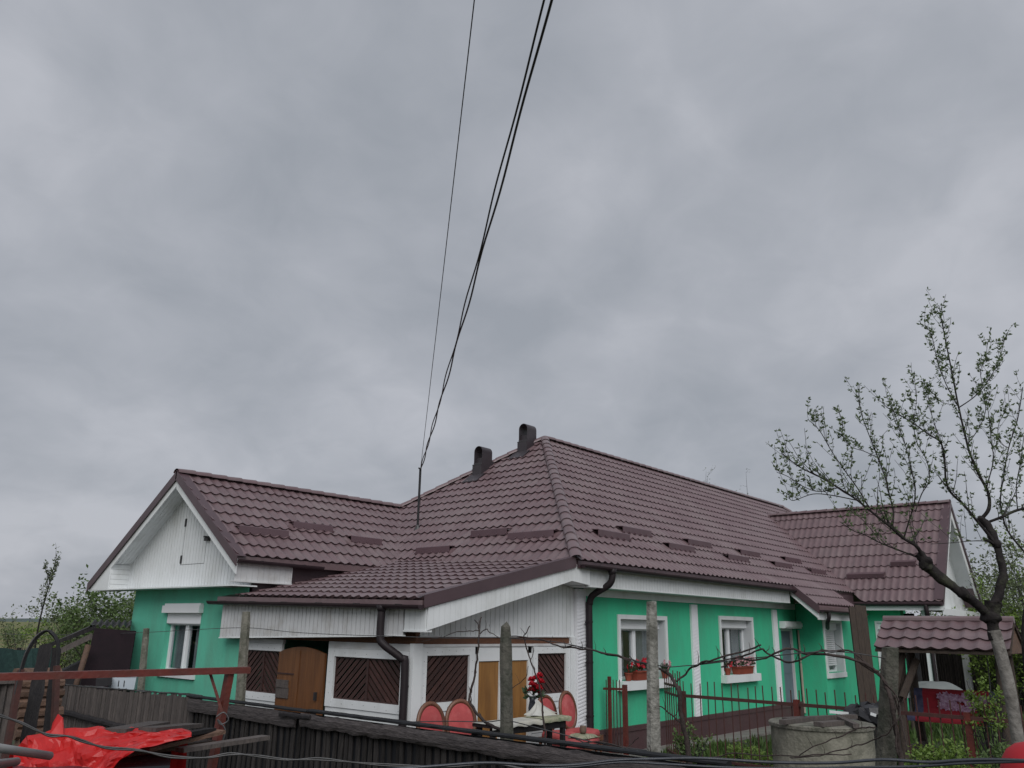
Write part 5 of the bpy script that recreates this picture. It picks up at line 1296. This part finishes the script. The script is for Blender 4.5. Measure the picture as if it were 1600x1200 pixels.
limbs = [
    Lm([(1555, 1000), (1551, 975), (1549, 955), (1552, 940)], .115, .125),
    Lm([(1553, 962), (1530, 948), (1505, 928), (1478, 908), (1452, 888), (1443, 874)], .10, .085, dd=0, dd1=-.3),
    Lm([(1452, 890), (1442, 873), (1436, 866)], .10, .075, dd=-.3, dd1=-.3),
    Lm([(1445, 878), (1438, 862), (1430, 852), (1410, 840), (1390, 822), (1362, 800), (1340, 782), (1310, 762), (1275, 742), (1250, 730), (1221, 708)], .050, .008, 46, .36, -.3, -.9),
    Lm([(1362, 800), (1342, 766), (1322, 738), (1300, 706), (1280, 672), (1262, 655)], .018, .005, 24, .30, -.6, -.4),
    Lm([(1340, 782), (1300, 774), (1270, 772), (1240, 782), (1232, 776)], .014, .005, 16, .22, -.7, -1.2),
    Lm([(1310, 762), (1280, 768), (1255, 760), (1232, 745), (1214, 738)], .012, .005, 16, .26, -.8, -1.3),
    Lm([(1432, 870), (1400, 858), (1375, 848), (1352, 836), (1335, 830), (1312, 815)], .022, .005, 10, .30, -.3, -.8),
    Lm([(1376, 848), (1362, 828), (1345, 810), (1330, 800)], .010, .004, 8, .25, -.5, -.3),
    Lm([(1394, 824), (1396, 800), (1390, 775), (1384, 748), (1372, 715), (1358, 680), (1347, 650), (1341, 625)], .022, .005, 34, .30, -.5, -.2),
    Lm([(1412, 842), (1420, 815), (1428, 788), (1430, 760), (1424, 735), (1416, 700), (1405, 668), (1396, 640)], .018, .005, 30, .30, -.4, -.6),
    Lm([(1430, 800), (1440, 772), (1452, 750), (1448, 720), (1432, 690), (1428, 660), (1432, 625), (1430, 600)], .014, .004, 26, .26, -.4, -.1),
    Lm([(1372, 715), (1350, 705), (1330, 698), (1318, 682), (1316, 660)], .010, .004, 14, .24, -.3, -.6),
    # right-hand stem
    Lm([(1552, 945), (1562, 925), (1568, 900), (1563, 870), (1556, 848), (1545, 822), (1532, 811)], .100, .062, 0, .3, 0, .2),
    Lm([(1556, 852), (1546, 846), (1538, 842)], .04, .03, 0, .3, .1, -.1), Lm([(1545, 846), (1528, 845), (1508, 846), (1490, 848), (1455, 850)], .014, .004, 9, .3, -.1, -.5),
    Lm([(1556, 850), (1542, 832), (1525, 812), (1505, 788), (1486, 770), (1478, 750), (1476, 720), (1470, 692), (1450, 678), (1425, 660), (1400, 645), (1385, 636)], .040, .007, 40, .30, .1, -.2),
    Lm([(1470, 694), (1462, 668), (1455, 645), (1450, 618), (1448, 600)], .012, .004, 16, .22, -.1, .1),
    Lm([(1532, 812), (1545, 795), (1544, 770), (1530, 742), (1516, 710), (1508, 680), (1497, 632), (1488, 585), (1478, 535), (1472, 505), (1467, 477)], .048, .006, 48, .24, .2, .4),
    Lm([(1497, 634), (1482, 608), (1470, 580), (1462, 552), (1456, 525), (1446, 508)], .014, .004, 24, .20, .3, 0),
    Lm([(1498, 637), (1520, 622), (1536, 606), (1550, 585), (1562, 560), (1571, 526)], .016, .004, 26, .20, .3, .6),
    Lm([(1536, 606), (1532, 580), (1540, 560), (1543, 534)], .010, .004, 12, .18, .4, .7),
    Lm([(1512, 694), (1530, 668), (1540, 640), (1535, 612)], .012, .005, 14, .2, .3, .6),
    Lm([(1541, 762), (1552, 720), (1549, 690), (1545, 650), (1540, 620)], .016, .004, 22, .24, .2, .7),
    Lm([(1497, 634), (1470, 628), (1460, 615)], .008, .003, 8, .18, .3, .1),
    Lm([(1538, 818), (1565, 808), (1590, 797), (1625, 790)], .034, .022, 6, .3, .2, .4),
    Lm([(1612, 875), (1590, 850), (1575, 830), (1567, 808), (1563, 782), (1568, 745), (1576, 700), (1590, 655), (1598, 605)], .026, .007, 26, .3, .5, .8),
    Lm([(1576, 700), (1562, 690), (1560, 665), (1572, 640)], .012, .004, 12, .22, .6, .8),
    Lm([(1590, 797), (1588, 760), (1595, 720), (1600, 680)], .014, .005, 16, .25, .4, .3),
]
btop = px(1556, 1002, D=DT)
ft = twig_tree('fruit_tree', 'large budding fruit tree with forked dark trunk and lime-washed base at right', limbs, None, 'leaf_tree', tuple(px(1600, 1215, D=DT)), leaf=.05, dens=.6, knobs=((1549, 962, DT, .098), (1554, 948, DT, .08), (1506, 928, DT-.15, .068), (1446, 880, DT-.3, .078), (1438, 870, DT-.3, .05), (1534, 813, DT+.2, .05), (1556, 850, DT+.1, .05)))
lt_ = [px(x, y, D=DT) for x, y in ((1610, 1290), (1597, 1200), (1588, 1140), (1576, 1070), (1562, 1015), (1553, 985))]
obj('limewashed_trunk', MB().tube(smoothline(lt_, 5), taper(26, .062, .066), 12), 'lime', ft, smooth=True)
# a second, darker trunk further right
t2 = thing('dark_trunk_tree', 'dark bare trunk at the right edge behind the lime-washed tree', 'tree', tuple(px(1610, 1150, D=13.5)))
obj('trunk', MB().tube(smoothline([px(x, y, D=13.5) for x, y in ((1630, 1240), (1622, 1120), (1612, 1040), (1608, 985), (1616, 930), (1640, 880))], 4), taper(21, .12, .08), 10), 'bark', t2, smooth=True)

# ================================================================== BUSHES AND BACKGROUND TREES
def bush(name, label, base, h_, r_, stems, nleaf, leaf, mat, group=None, spread=.7, cat='bush', low=.15, bare=0):
    b = thing(name, label, cat, tuple(base), group); tw = MB(); lv = MB(); base = V(base); tips = []
    for s_ in range(stems):
        a = random.uniform(0, 6.28); k = random.random()**.6; end = base+V((r_*k*math.cos(a), r_*k*math.sin(a), h_*random.uniform(.65, 1.0)*(1-.35*k*k)))
        md = base.lerp(end, .5)+V((random.uniform(-.1, .1)*r_, random.uniform(-.1, .1)*r_, .08*h_)); pts = smoothline([base+V((random.uniform(-.1, .1), random.uniform(-.1, .1), 0))*r_, md, end], 4)
        tw.tube(pts, taper(len(pts), .006+.010*h_/3, .004), 4, cap=False)
        for _ in range(6):
            i = random.randint(2, len(pts)-1); d = V((random.uniform(-1, 1), random.uniform(-1, 1), random.uniform(.0, 1.1))).normalized(); ln = r_*random.uniform(.12, .38)
            tp_ = [pts[i], pts[i]+d*ln*.5, pts[i]+d*ln+V((0, 0, .1*ln))]; tw.tube(tp_, [.007, .005, .003], 3, cap=False); tips += [(tp_[1], d), (tp_[2], d), (tp_[1].lerp(tp_[2], .5), d)]
        tips.append((end, V((0, 0, 1))))
    tips = [t_ for t_ in tips if t_[0].z > base.z+low*h_]
    for i in range(nleaf):
        p, d = random.choice(tips); p = p+V((random.gauss(0, .07), random.gauss(0, .07), random.gauss(0, .07)))*r_
        lv.leaf(p, V((random.uniform(-1, 1), random.uniform(-1, 1), random.uniform(-.4, 1))), V((random.uniform(-1, 1), random.uniform(-1, 1), 1)), leaf*random.uniform(.6, 1.3), leaf*.6)
    obj('stems', tw, 'twig', b); obj('foliage', lv, mat, b, flip=False); return b
def gb_(x, D): p = px(x, 1000, D=D); p.z = 0; return p
GR = 'bushes beyond the left sheds'
for x, D, ht, r_, st_, nl, lf2, mt_, lb in ((178, 30, 3.7, 2.0, 30, 4400, .13, 'leaf_mid', 'dense green bush growing against the left side of the wing'),
        (140, 34, 3.3, 1.8, 26, 3000, .13, 'leaf_grey', 'loose grey-green bush left of the dense one by the wing'),
        (200, 26, 3.0, 1.2, 16, 2200, .11, 'leaf_mid', 'green bush directly behind the corrugated shed roof'),
        (104, 38, 2.9, 1.5, 18, 1700, .12, 'leaf_bright', 'light green bush behind the metal hoop'),
        (38, 42, 3.0, 1.3, 14, 600, .12, 'leaf_grey', 'thin pale bush left of the tall sapling'),
        (20, 70, 1.6, 1.6, 12, 700, .16, 'leaf_mid', 'low green bush at the far left edge of the field')):
    bush('bush', lb, gb_(x, D), ht, r_, st_, nl, lf2, mt_, GR, low=.05)
sb = gb_(52, 24)
def sapl(): 
    pts = [px(x, y, D=24) for x, y in ((48, 1060), (55, 1010), (62, 970), (72, 930), (79, 905), (87, 875))]
    return smoothline(pts, 5)
twig_tree('sapling', 'tall thin leaning sapling with dark buds above the left field', [(sapl(), .030, .007, 20, .42), (smoothline([px(x, y, D=24) for x, y in ((78, 907), (73, 895), (70, 888))], 4), .012, .005, 5, .25)], None, 'leaf_grey', tuple(gb_(48, 24)), leaf=.075, dens=.5)
GB = 'trees behind the far wing'
for x, D, ht, r_, st_, nl, lf2, mt_, lb in ((1530, 40, 4.6, 2.2, 34, 5200, .13, 'leaf_blossom', 'white blossoming tree right of the far gable'),
        (1590, 38, 5.6, 2.4, 30, 4800, .14, 'leaf_bright', 'bright green tree at the right edge behind the fruit tree'),
        (1560, 30, 3.2, 1.7, 26, 3800, .12, 'leaf_bright', 'yellow-green bush below the far gable, right side'),
        (1500, 36, 3.3, 1.8, 24, 3400, .13, 'leaf_mid', 'green bush seen between the carport posts'),
        (1440, 38, 3.6, 2.0, 26, 3000, .13, 'leaf_grey', 'grey-green tree seen under the carport roof, left'),
        (1640, 30, 6.2, 2.2, 26, 3600, .13, 'leaf_grey', 'thin branched tree cut off by the right edge')):
    bush('garden_tree', lb, gb_(x, D), ht, r_, st_, nl, lf2, mt_, GB, low=.1, cat='tree')
for x, yt, D, r_, lb in ((1098, 747, 42, 1.6, 'bare treetop just peeping above the main ridge'), (1188, 768, 44, 1.4, 'bare treetop peeping above the ridge near the far wing')):
    ht = px(x, yt, D=D).z*1.12; bush('garden_tree', lb, gb_(x, D), ht, r_, 34, 420, .09, 'leaf_grey', 'treetops behind the main roof', low=.5, cat='tree')
bush('shrub', 'bright yellow-green shrub behind the red bars right of the well', gb_(1450, 11.0), 1.12, .46, 30, 5200, .05, 'leaf_bright', low=.25)
bush('shrub', 'low green shrub at the foot of the lime-washed tree', gb_(1560, 12.2), .95, .6, 26, 3000, .06, 'leaf_mid', low=.1)
bush('shrub', 'leafy yellow-green shrub between swing and lime-washed trunk', gb_(1530, 13.4), 1.95, .42, 16, 800, .055, 'leaf_bright', low=.55)
bush('shrub', 'leafy weeds growing behind the red bars left of the well', V((.9, -2.6, 0)), .36, .5, 26, 1500, .06, 'leaf_bright', low=.05)
bush('shrub', 'small dark green plant at the foot of the grapevine trunk', px(1085, 1215, D=10.5), .6, .25, 12, 500, .05, 'leaf_mid', low=.05)
gm = MB()
for i in range(13000):
    x, y = random.uniform(-.6, 4.5), random.uniform(-8.5, -.75)
    if noise.noise(V((x*.9, y*.9, 7))) < -.12: continue
    d = V((random.uniform(-.5, .5), random.uniform(-.5, .5), 1)); gm.leaf(V((x, y, 0)), d, V((random.uniform(-1, 1), random.uniform(-1, 1), .2)), random.uniform(.08, .26), .022)
for i in range(9000):
    x, y = random.uniform(2, 15), random.uniform(-11, -1.6)
    d = V((random.uniform(-.5, .5), random.uniform(-.5, .5), 1)); gm.leaf(V((x, y, 0)), d, V((random.uniform(-1, 1), random.uniform(-1, 1), .2)), random.uniform(.12, .38), .035)
for i in range(2600):
    p_ = px(random.uniform(60, 330), 1000, D=random.uniform(8.0, 9.8)); gm.leaf(V((p_.x, p_.y, ground_z(p_.x, p_.y))), V((random.uniform(-.5, .5), random.uniform(-.5, .5), 1)), V((random.uniform(-1, 1), random.uniform(-1, 1), .2)), random.uniform(.06, .2), .02)
obj('grass', gm, 'grass', None, kind='stuff', flip=False, label='tufts of green grass and weeds in the yard', cat='grass')

# ================================================================== LEFT YARD: SHED, BOARDS, HOOP
sh0 = px(172, 1000, D=19.0)
sd_ = thing('shed', 'low dark shed with corrugated roof against the left end of the wing', 'shed', (sh0.x, sh0.y, 0))
def quad3(x0, x1, D0, D1, z0, z1): 
    a, b = px(x0, 1000, D=D0), px(x1, 1000, D=D0); c, d = px(x1, 1000, D=D1), px(x0, 1000, D=D1)
    return [V((p.x, p.y, z0)) for p in (a, b, c, d)], [V((p.x, p.y, z1)) for p in (a, b, c, d)]
a, b = quad3(104, 200, 18.6, 19.6, 0, 1.95)
for k in (0, 3): b[k].z = 1.30
obj('wall', MB().hexa(a, b), 'shed_wall', sd_)
cr = MB(); n = 90
lA, lB = px(56, 1016, D=18.4), px(148, 976, D=18.4); lC, lD = px(60, 1010, D=19), px(150, 974, D=20.4); lC.z = lA.z; lD.z = lB.z
for i in range(n+1):
    k = i/n; wv = .022*math.sin(k*n*.9)
    cr.v += [lA.lerp(lC, k)+V((0, 0, wv)), lB.lerp(lD, k)+V((0, 0, wv))]
cr.f = [(2*i, 2*i+1, 2*i+3, 2*i+2) for i in range(n)]
obj('roof_sheet', cr, 'corrugated', sd_, flip=False)
cr = MB(); uA, uB = px(139, 978, D=18.3), px(205, 982, D=18.3); uC, uD = px(146, 972, D=19.6), px(206, 974, D=19.6); uB.z = uA.z; uC.z = uD.z = uA.z+.10
n = 60
for i in range(n+1):
    k = i/n; wv = .03*math.sin(k*2*math.pi*6.5); cr.v += [uA.lerp(uB, k)+V((0, 0, wv)), uC.lerp(uD, k)+V((0, 0, wv))]
cr.f = [(2*i, 2*i+1, 2*i+3, 2*i+2) for i in range(n)]
obj('roof_sheet', cr, 'corrugated', sd_, flip=False)
obj('rafter', MB().bar(px(84, 1022, D=18.2), px(145, 993, D=18.2), .05, .10), 'wood_grey', sd_)
obj('rafter', MB().bar(px(62, 1014, D=18.3), px(150, 980, D=18.3), .06, .07), 'wood_black', sd_)
obj('metal_sheet', MB().prism([px(148, 981, D=18.0), px(212, 986, D=18.0), px(203, 1040, D=17.9), px(193, 1100, D=17.8), px(118, 1100, D=17.8)], V((FW.x, FW.y, 0))*.03), 'board_dark', None, label='dark maroon sheet leaning against the shed beside the green wall', cat='sheet')
obj('leaning_pole', MB().tube([px(138, 1008, D=17.7), px(126, 1048, D=17.6), px(110, 1100, D=17.5)], .055, 8), 'wood_brown', None, smooth=True, label='pale bark-stripped pole leaning at the left edge of the dark sheet', cat='pole')
ba = px(176, 1066, D=17.35); cb_ = MB()
crt = thing('crate', 'rough dark wooden crate standing behind the grey paling fence', 'crate', (ba.x, ba.y, 0))
cz = px(180, 1076, D=17.35).z
for i in range(5): obj('board', MB().bar(px(150, 1000, D=14.5)*V((1, 1, 0)) if False else V((px(150, 1000, D=17.35).x, px(150, 1000, D=17.35).y, .1+i*cz/5.2)), V((px(215, 1000, D=17.35).x, px(215, 1000, D=17.35).y, .1+i*cz/5.2)), .5, cz/5.6), 'wood_black', crt)
tb0 = px(196, 1066, D=17.3); m = MB()
for k, z in ((.93, cz), (1.0, cz+.20), (1.04, cz+.21), (1.04, cz+.225)):
    m.v += [V((tb0.x, tb0.y, z))+rt_*sx*.255*k+fw_*sy*.16*k for sx, sy in ((-1, -1), (1, -1), (1, 1), (-1, 1))]
for r_ in range(3):
    for i in range(4): m.f.append((r_*4+i, r_*4+(i+1) % 4, r_*4+4+(i+1) % 4, r_*4+4+i))
m.f += [(3, 2, 1, 0), (12, 13, 14, 15)]
tub = thing('plastic_tub', 'pale blue plastic tub with two dark slots on the crate below the wing wall', 'tub', (tb0.x, tb0.y, cz)); obj('body', m, 'tub', tub)
for s_ in (-.05, .05):
    p_ = V((tb0.x, tb0.y, 0))+rt_*s_-fw_*.158; obj('slot', MB().bar(p_+V((0, 0, cz+.05)), p_+V((0, 0, cz+.15)), .018, .012, up=rt_), 'hinge', tub)
obj('dark_box', MB().bar(px(150, 1066, D=17.2), px(175, 1064, D=17.2), .3, .13), 'shed_wall', None, label='low dark box left of the pale blue tub', cat='box')
# stacked beams and boards at far left
lg = thing('beam_stack', 'stack of squared brown beams at far left behind leaning black posts', 'beam stack', tuple(px(58, 1130, D=12.6)*V((1, 1, 0))))
for i in range(8):
    y = 1052+i*15.5; a_, b_ = px(24+random.uniform(-3, 3), y+2, D=12.6), px(95+random.uniform(-4, 3), y, D=12.8); b_.z = a_.z
    rough_bar('beam', a_, b_, .16, .14, 'wood_brown', lg, n=6, amp=.01, seed=i)
for i, (a, b, w_) in enumerate((((71, 1012), (41, 1160), .14), ((88, 1016), (74, 1150), .10))):
    rough_bar('leaning_post', px(*a, D=11.6), px(*b, D=11.4), w_, w_*.7, 'wood_black', None, n=8, seed=20+i)
for o in [o for o in C.objects if o.name.startswith('leaning_post')]:
    o['category'] = 'post'; o['group'] = 'posts leaning on the beam stack'
for o, lb in zip(sorted([o for o in C.objects if o.name.startswith('leaning_post')], key=lambda o: o.name), ('thick black post leaning left across the beam stack', 'thinner black post standing right of the thick leaning one')): o['label'] = lb
lb_ = thing('board_fence', 'short weathered board fence piece at the left picture edge', 'fence', tuple(px(10, 1150, D=11.2)*V((1, 1, 0))))
for i in range(6):
    p_ = px(-26+i*11, 1064+random.uniform(-2, 2), D=11.2); obj('board', MB().bar((p_.x, p_.y, 0), p_, .02, .085, up=rt_), 'wood_grey', lb_)
obj('rail', MB().bar(px(-30, 1066, D=11.15), px(30, 1064, D=11.15), .03, .05), 'wood_grey', lb_)
nt_ = thing('shade_net', 'dark green shade net stretched on stakes at far left', 'net', tuple(px(30, 1060, D=15.5)*V((1, 1, 0))))
m = MB(); n = 16
for i in range(n+1):
    a_, b_ = px(-40+i*8.2, 1014+2*math.sin(i*.9), D=15.5+.05*math.sin(i*1.3)), px(-40+i*8.2, 1062, D=15.5+.06*math.sin(i*1.1)); m.v += [a_, b_]
m.f = [(2*i, 2*i+1, 2*i+3, 2*i+2) for i in range(n)]
obj('net', m, 'net', nt_, flip=False)
for x in (-20, 30, 84): p_ = px(x, 1012, D=15.55); obj('stake', MB().tube([(p_.x, p_.y, 0), p_], .03, 6), 'wood_black', nt_)
hp = thing('metal_hoop', 'arched flat metal band with rusty red legs left of the paling fence', 'hoop', tuple(px(60, 1150, D=10.4)*V((1, 1, 0))))
arc = smoothline([px(x, y, D=10.4+dd) for x, y, dd in ((25, 1085, 0), (33, 1048, .0), (42, 1020, .0), (55, 998, .05), (70, 987, .12), (82, 990, .2), (90, 1005, .25), (91, 1030, .28), (88, 1060, .28))], 5)
m = MB()
for i in range(len(arc)-1): m.bar(arc[i], arc[i+1]+(arc[i+1]-arc[i])*.1, .06, .012, up=V((FW.x, FW.y, 0)).cross((arc[i+1]-arc[i]).normalized()))
obj('band', m, 'corrugated', hp)
for a, b in (((33, 1046), (14, 1150)), ((89, 1040), (84, 1150))):
    p_, q_ = px(*a, D=10.42), px(*b, D=10.4); q_ = p_+(q_-p_)*((p_.z-.0)/max(.2, p_.z-q_.z)); obj('leg', MB().bar(p_, q_, .07, .05), 'metal_rust', hp)

# ================================================================== FOREGROUND: PIPE FRAME, TARP, WIRES
pf_ = thing('pipe_frame', 'rusty red T-shaped pipe frame in the left foreground', 'frame', tuple(px(330, 1205, D=5.3)*V((1, 1, 0))))
obj('top_rail', MB().bar(px(-200, 1063, D=5.0), px(389, 1047, D=5.45), .05, .036).bar(px(-200, 1059.5, D=5.0)+V((0, 0, .004)), px(389, 1043.5, D=5.45)+V((0, 0, .004)), .05, .004), 'metal_red', pf_)
a_, b_ = px(359, 1050, D=5.42), px(328, 1215, D=5.42); b_ = a_+(b_-a_)*((a_.z-.30)/(a_.z-b_.z))
obj('post', MB().bar(a_, b_, .05, .035), 'metal_red', pf_)
obj('brace', MB().bar(px(328, 1051, D=5.40), px(347, 1112, D=5.40), .03, .016), 'metal_red', pf_)
obj('wire_tie', MB().tube(smoothline([px(x, y, D=5.36) for x, y in ((338, 1120), (350, 1113), (357, 1125), (345, 1132), (340, 1124), (352, 1140), (348, 1160))], 4), .004, 5), 'wire', pf_)
# timber pile under a red plastic sheet
pc = px(170, 1215, D=4.75)
pl = thing('timber_pile', 'pile of boards sticking out from under the red plastic sheet', 'timber pile', tuple(V((pc.x, pc.y, ground_z(pc.x, pc.y)))))
for a, b, w_, h2, mat in (((225, 1172), (345, 1143), .07, .02, 'wood_brown'), ((150, 1182), (330, 1160), .08, .025, 'wood_brown'), ((280, 1172), (415, 1152), .07, .022, 'wood_grey'), ((180, 1142), (250, 1130), .12, .02, 'wood_grey'), ((230, 1140), (305, 1133), .10, .02, 'wood_grey'), ((270, 1150), (330, 1140), .06, .02, 'wood_black')):
    obj('board', MB().bar(px(*a, D=4.85), px(*b, D=5.25), w_, h2), mat, pl)
a, b = quad3(55, 290, 4.62, 5.2, .35, px(170, 1196, D=4.7).z); obj('crate', MB().hexa(a, b), 'cable_blue', pl)
topl = [(22, 1168), (45, 1154), (70, 1146), (92, 1139), (120, 1139), (160, 1137), (200, 1139), (235, 1137), (270, 1139), (299, 1143)]
botl = [(30, 1290), (60, 1290), (90, 1280), (118, 1265), (140, 1240), (165, 1206), (195, 1183), (225, 1168), (262, 1157), (298, 1152)]
def interp(T, u):
    k = u*(len(T)-1); i = min(len(T)-2, int(k)); f_ = k-i; return T[i][0]+(T[i+1][0]-T[i][0])*f_, T[i][1]+(T[i+1][1]-T[i][1])*f_
m = MB(); nu, nv_ = 44, 22
for i in range(nu+1):
    u = i/nu; tx, ty = interp(topl, u); bx2, by2 = interp(botl, u)
    for j in range(-6, nv_+1):
        if j < 0:
            p_ = px(tx, ty, D=4.95+.05*-j)-V((0, 0, .012*j*j))
        else:
            v_ = j/nv_; D_a = 4.95-.42*v_**.8; p_ = px(tx+(bx2-tx)*v_, ty+(by2-ty)*v_, D=D_a)
        n1 = noise.noise(V((u*6, j*.22, 1.5))); n2 = noise.noise(V((u*13, j*.5, 8.5))); cr_ = abs(noise.noise(V((u*9+j*.12, j*.3, 4))))
        k = .0 if j == 0 and 0 else 1
        p_ = p_-V((FW.x, FW.y, 0))*(.05*n1+.022*n2+.05*cr_)*k+V((0, 0, .016*n2+.01*n1)); m.v.append(p_)
kk = nv_+7
m.f = []
for i in range(nu):
    for j in range(kk-1):
        a, b, c, d = i*kk+j, (i+1)*kk+j, (i+1)*kk+j+1, i*kk+j+1
        m.f += [(a, b, c), (a, c, d)] if (i+j) % 2 else [(a, b, d), (b, c, d)]
ts = thing('plastic_sheet', 'crumpled bright red plastic sheet over the timber pile in the left foreground', 'plastic sheet', tuple(px(150, 1260, D=4.6)))
obj('sheet', m, 'tarp', ts, flip=False)
obj('flap', MB().prism([px(78, 1148, D=4.9), px(99, 1150, D=4.9), px(97, 1122, D=4.95), px(90, 1116, D=4.95), px(82, 1130, D=4.92)], V((FW.x, FW.y, 0))*.012), 'tarp', ts)
tw_ = [(-40, 1104), (0, 1118), (30, 1128), (55, 1140), (78, 1149), (105, 1150), (130, 1158), (165, 1168), (215, 1172), (265, 1182), (320, 1184), (360, 1178), (400, 1181), (450, 1187), (500, 1186), (560, 1192), (620, 1196), (700, 1197), (770, 1193), (830, 1205)]
bw = thing('twisted_wire', 'pair of pale twisted wires drooping across the left foreground', 'wire', tuple(px(400, 1200, D=3.4)))
for s_ in (-1, 1):
    pts = smoothline([px(x, y+s_*1.6*math.sin(i*1.9), D=3.4) for i, (x, y) in enumerate(tw_)], 6); obj('strand', MB().tube(pts, .0032, 5), 'wire', bw, smooth=True)
for lb, T, r_ in (('upper thick black cable along the bottom edge of the picture', [(430, 1215), (560, 1206), (680, 1197), (760, 1192), (840, 1196), (900, 1195), (960, 1188), (1020, 1186), (1100, 1185), (1200, 1191), (1300, 1192), (1380, 1187), (1450, 1191), (1500, 1188), (1560, 1187), (1680, 1192)], .0048),
                  ('lower thick black cable along the bottom edge of the picture', [(700, 1215), (820, 1203), (900, 1198), (970, 1191), (1040, 1194), (1130, 1199), (1240, 1201), (1330, 1199), (1420, 1198), (1500, 1193), (1560, 1191), (1680, 1188)], .004)):
    wire_thing('ground_cable', [px(x, y, D=3.1) for x, y in T], r_, lb, mat='cable_blue', cat='cable', group='cables in the foreground', n=6, sides=8)
for a, b, lb in (((-60, 1160), (78, 1181), 'upper grey pipe end at the bottom left corner beside the red sheet'), ((-60, 1200), (26, 1190), 'lower grey pipe end at the bottom left corner')):
    obj('grey_pipe', MB().tube([px(*a, D=4.0), px(*b, D=4.45)], .018, 10), 'grey_metal', None, smooth=True, label=lb, cat='pipe')
rc = px(1632, 1200, D=3.6); zt_ = px(1600, 1158, D=3.6).z
obj('red_barrel', MB().lathe([(.14, ground_z(rc.x, rc.y)-.05), (.145, zt_-.5), (.144, zt_-.16), (.138, zt_-.10), (.126, zt_-.06), (.108, zt_-.03), (.08, zt_-.01), (.04, zt_)], 48, (rc.x, rc.y, 0)), 'red_cloth', None, smooth=True, label='bright red rounded drum cut off by the bottom right corner', cat='drum')
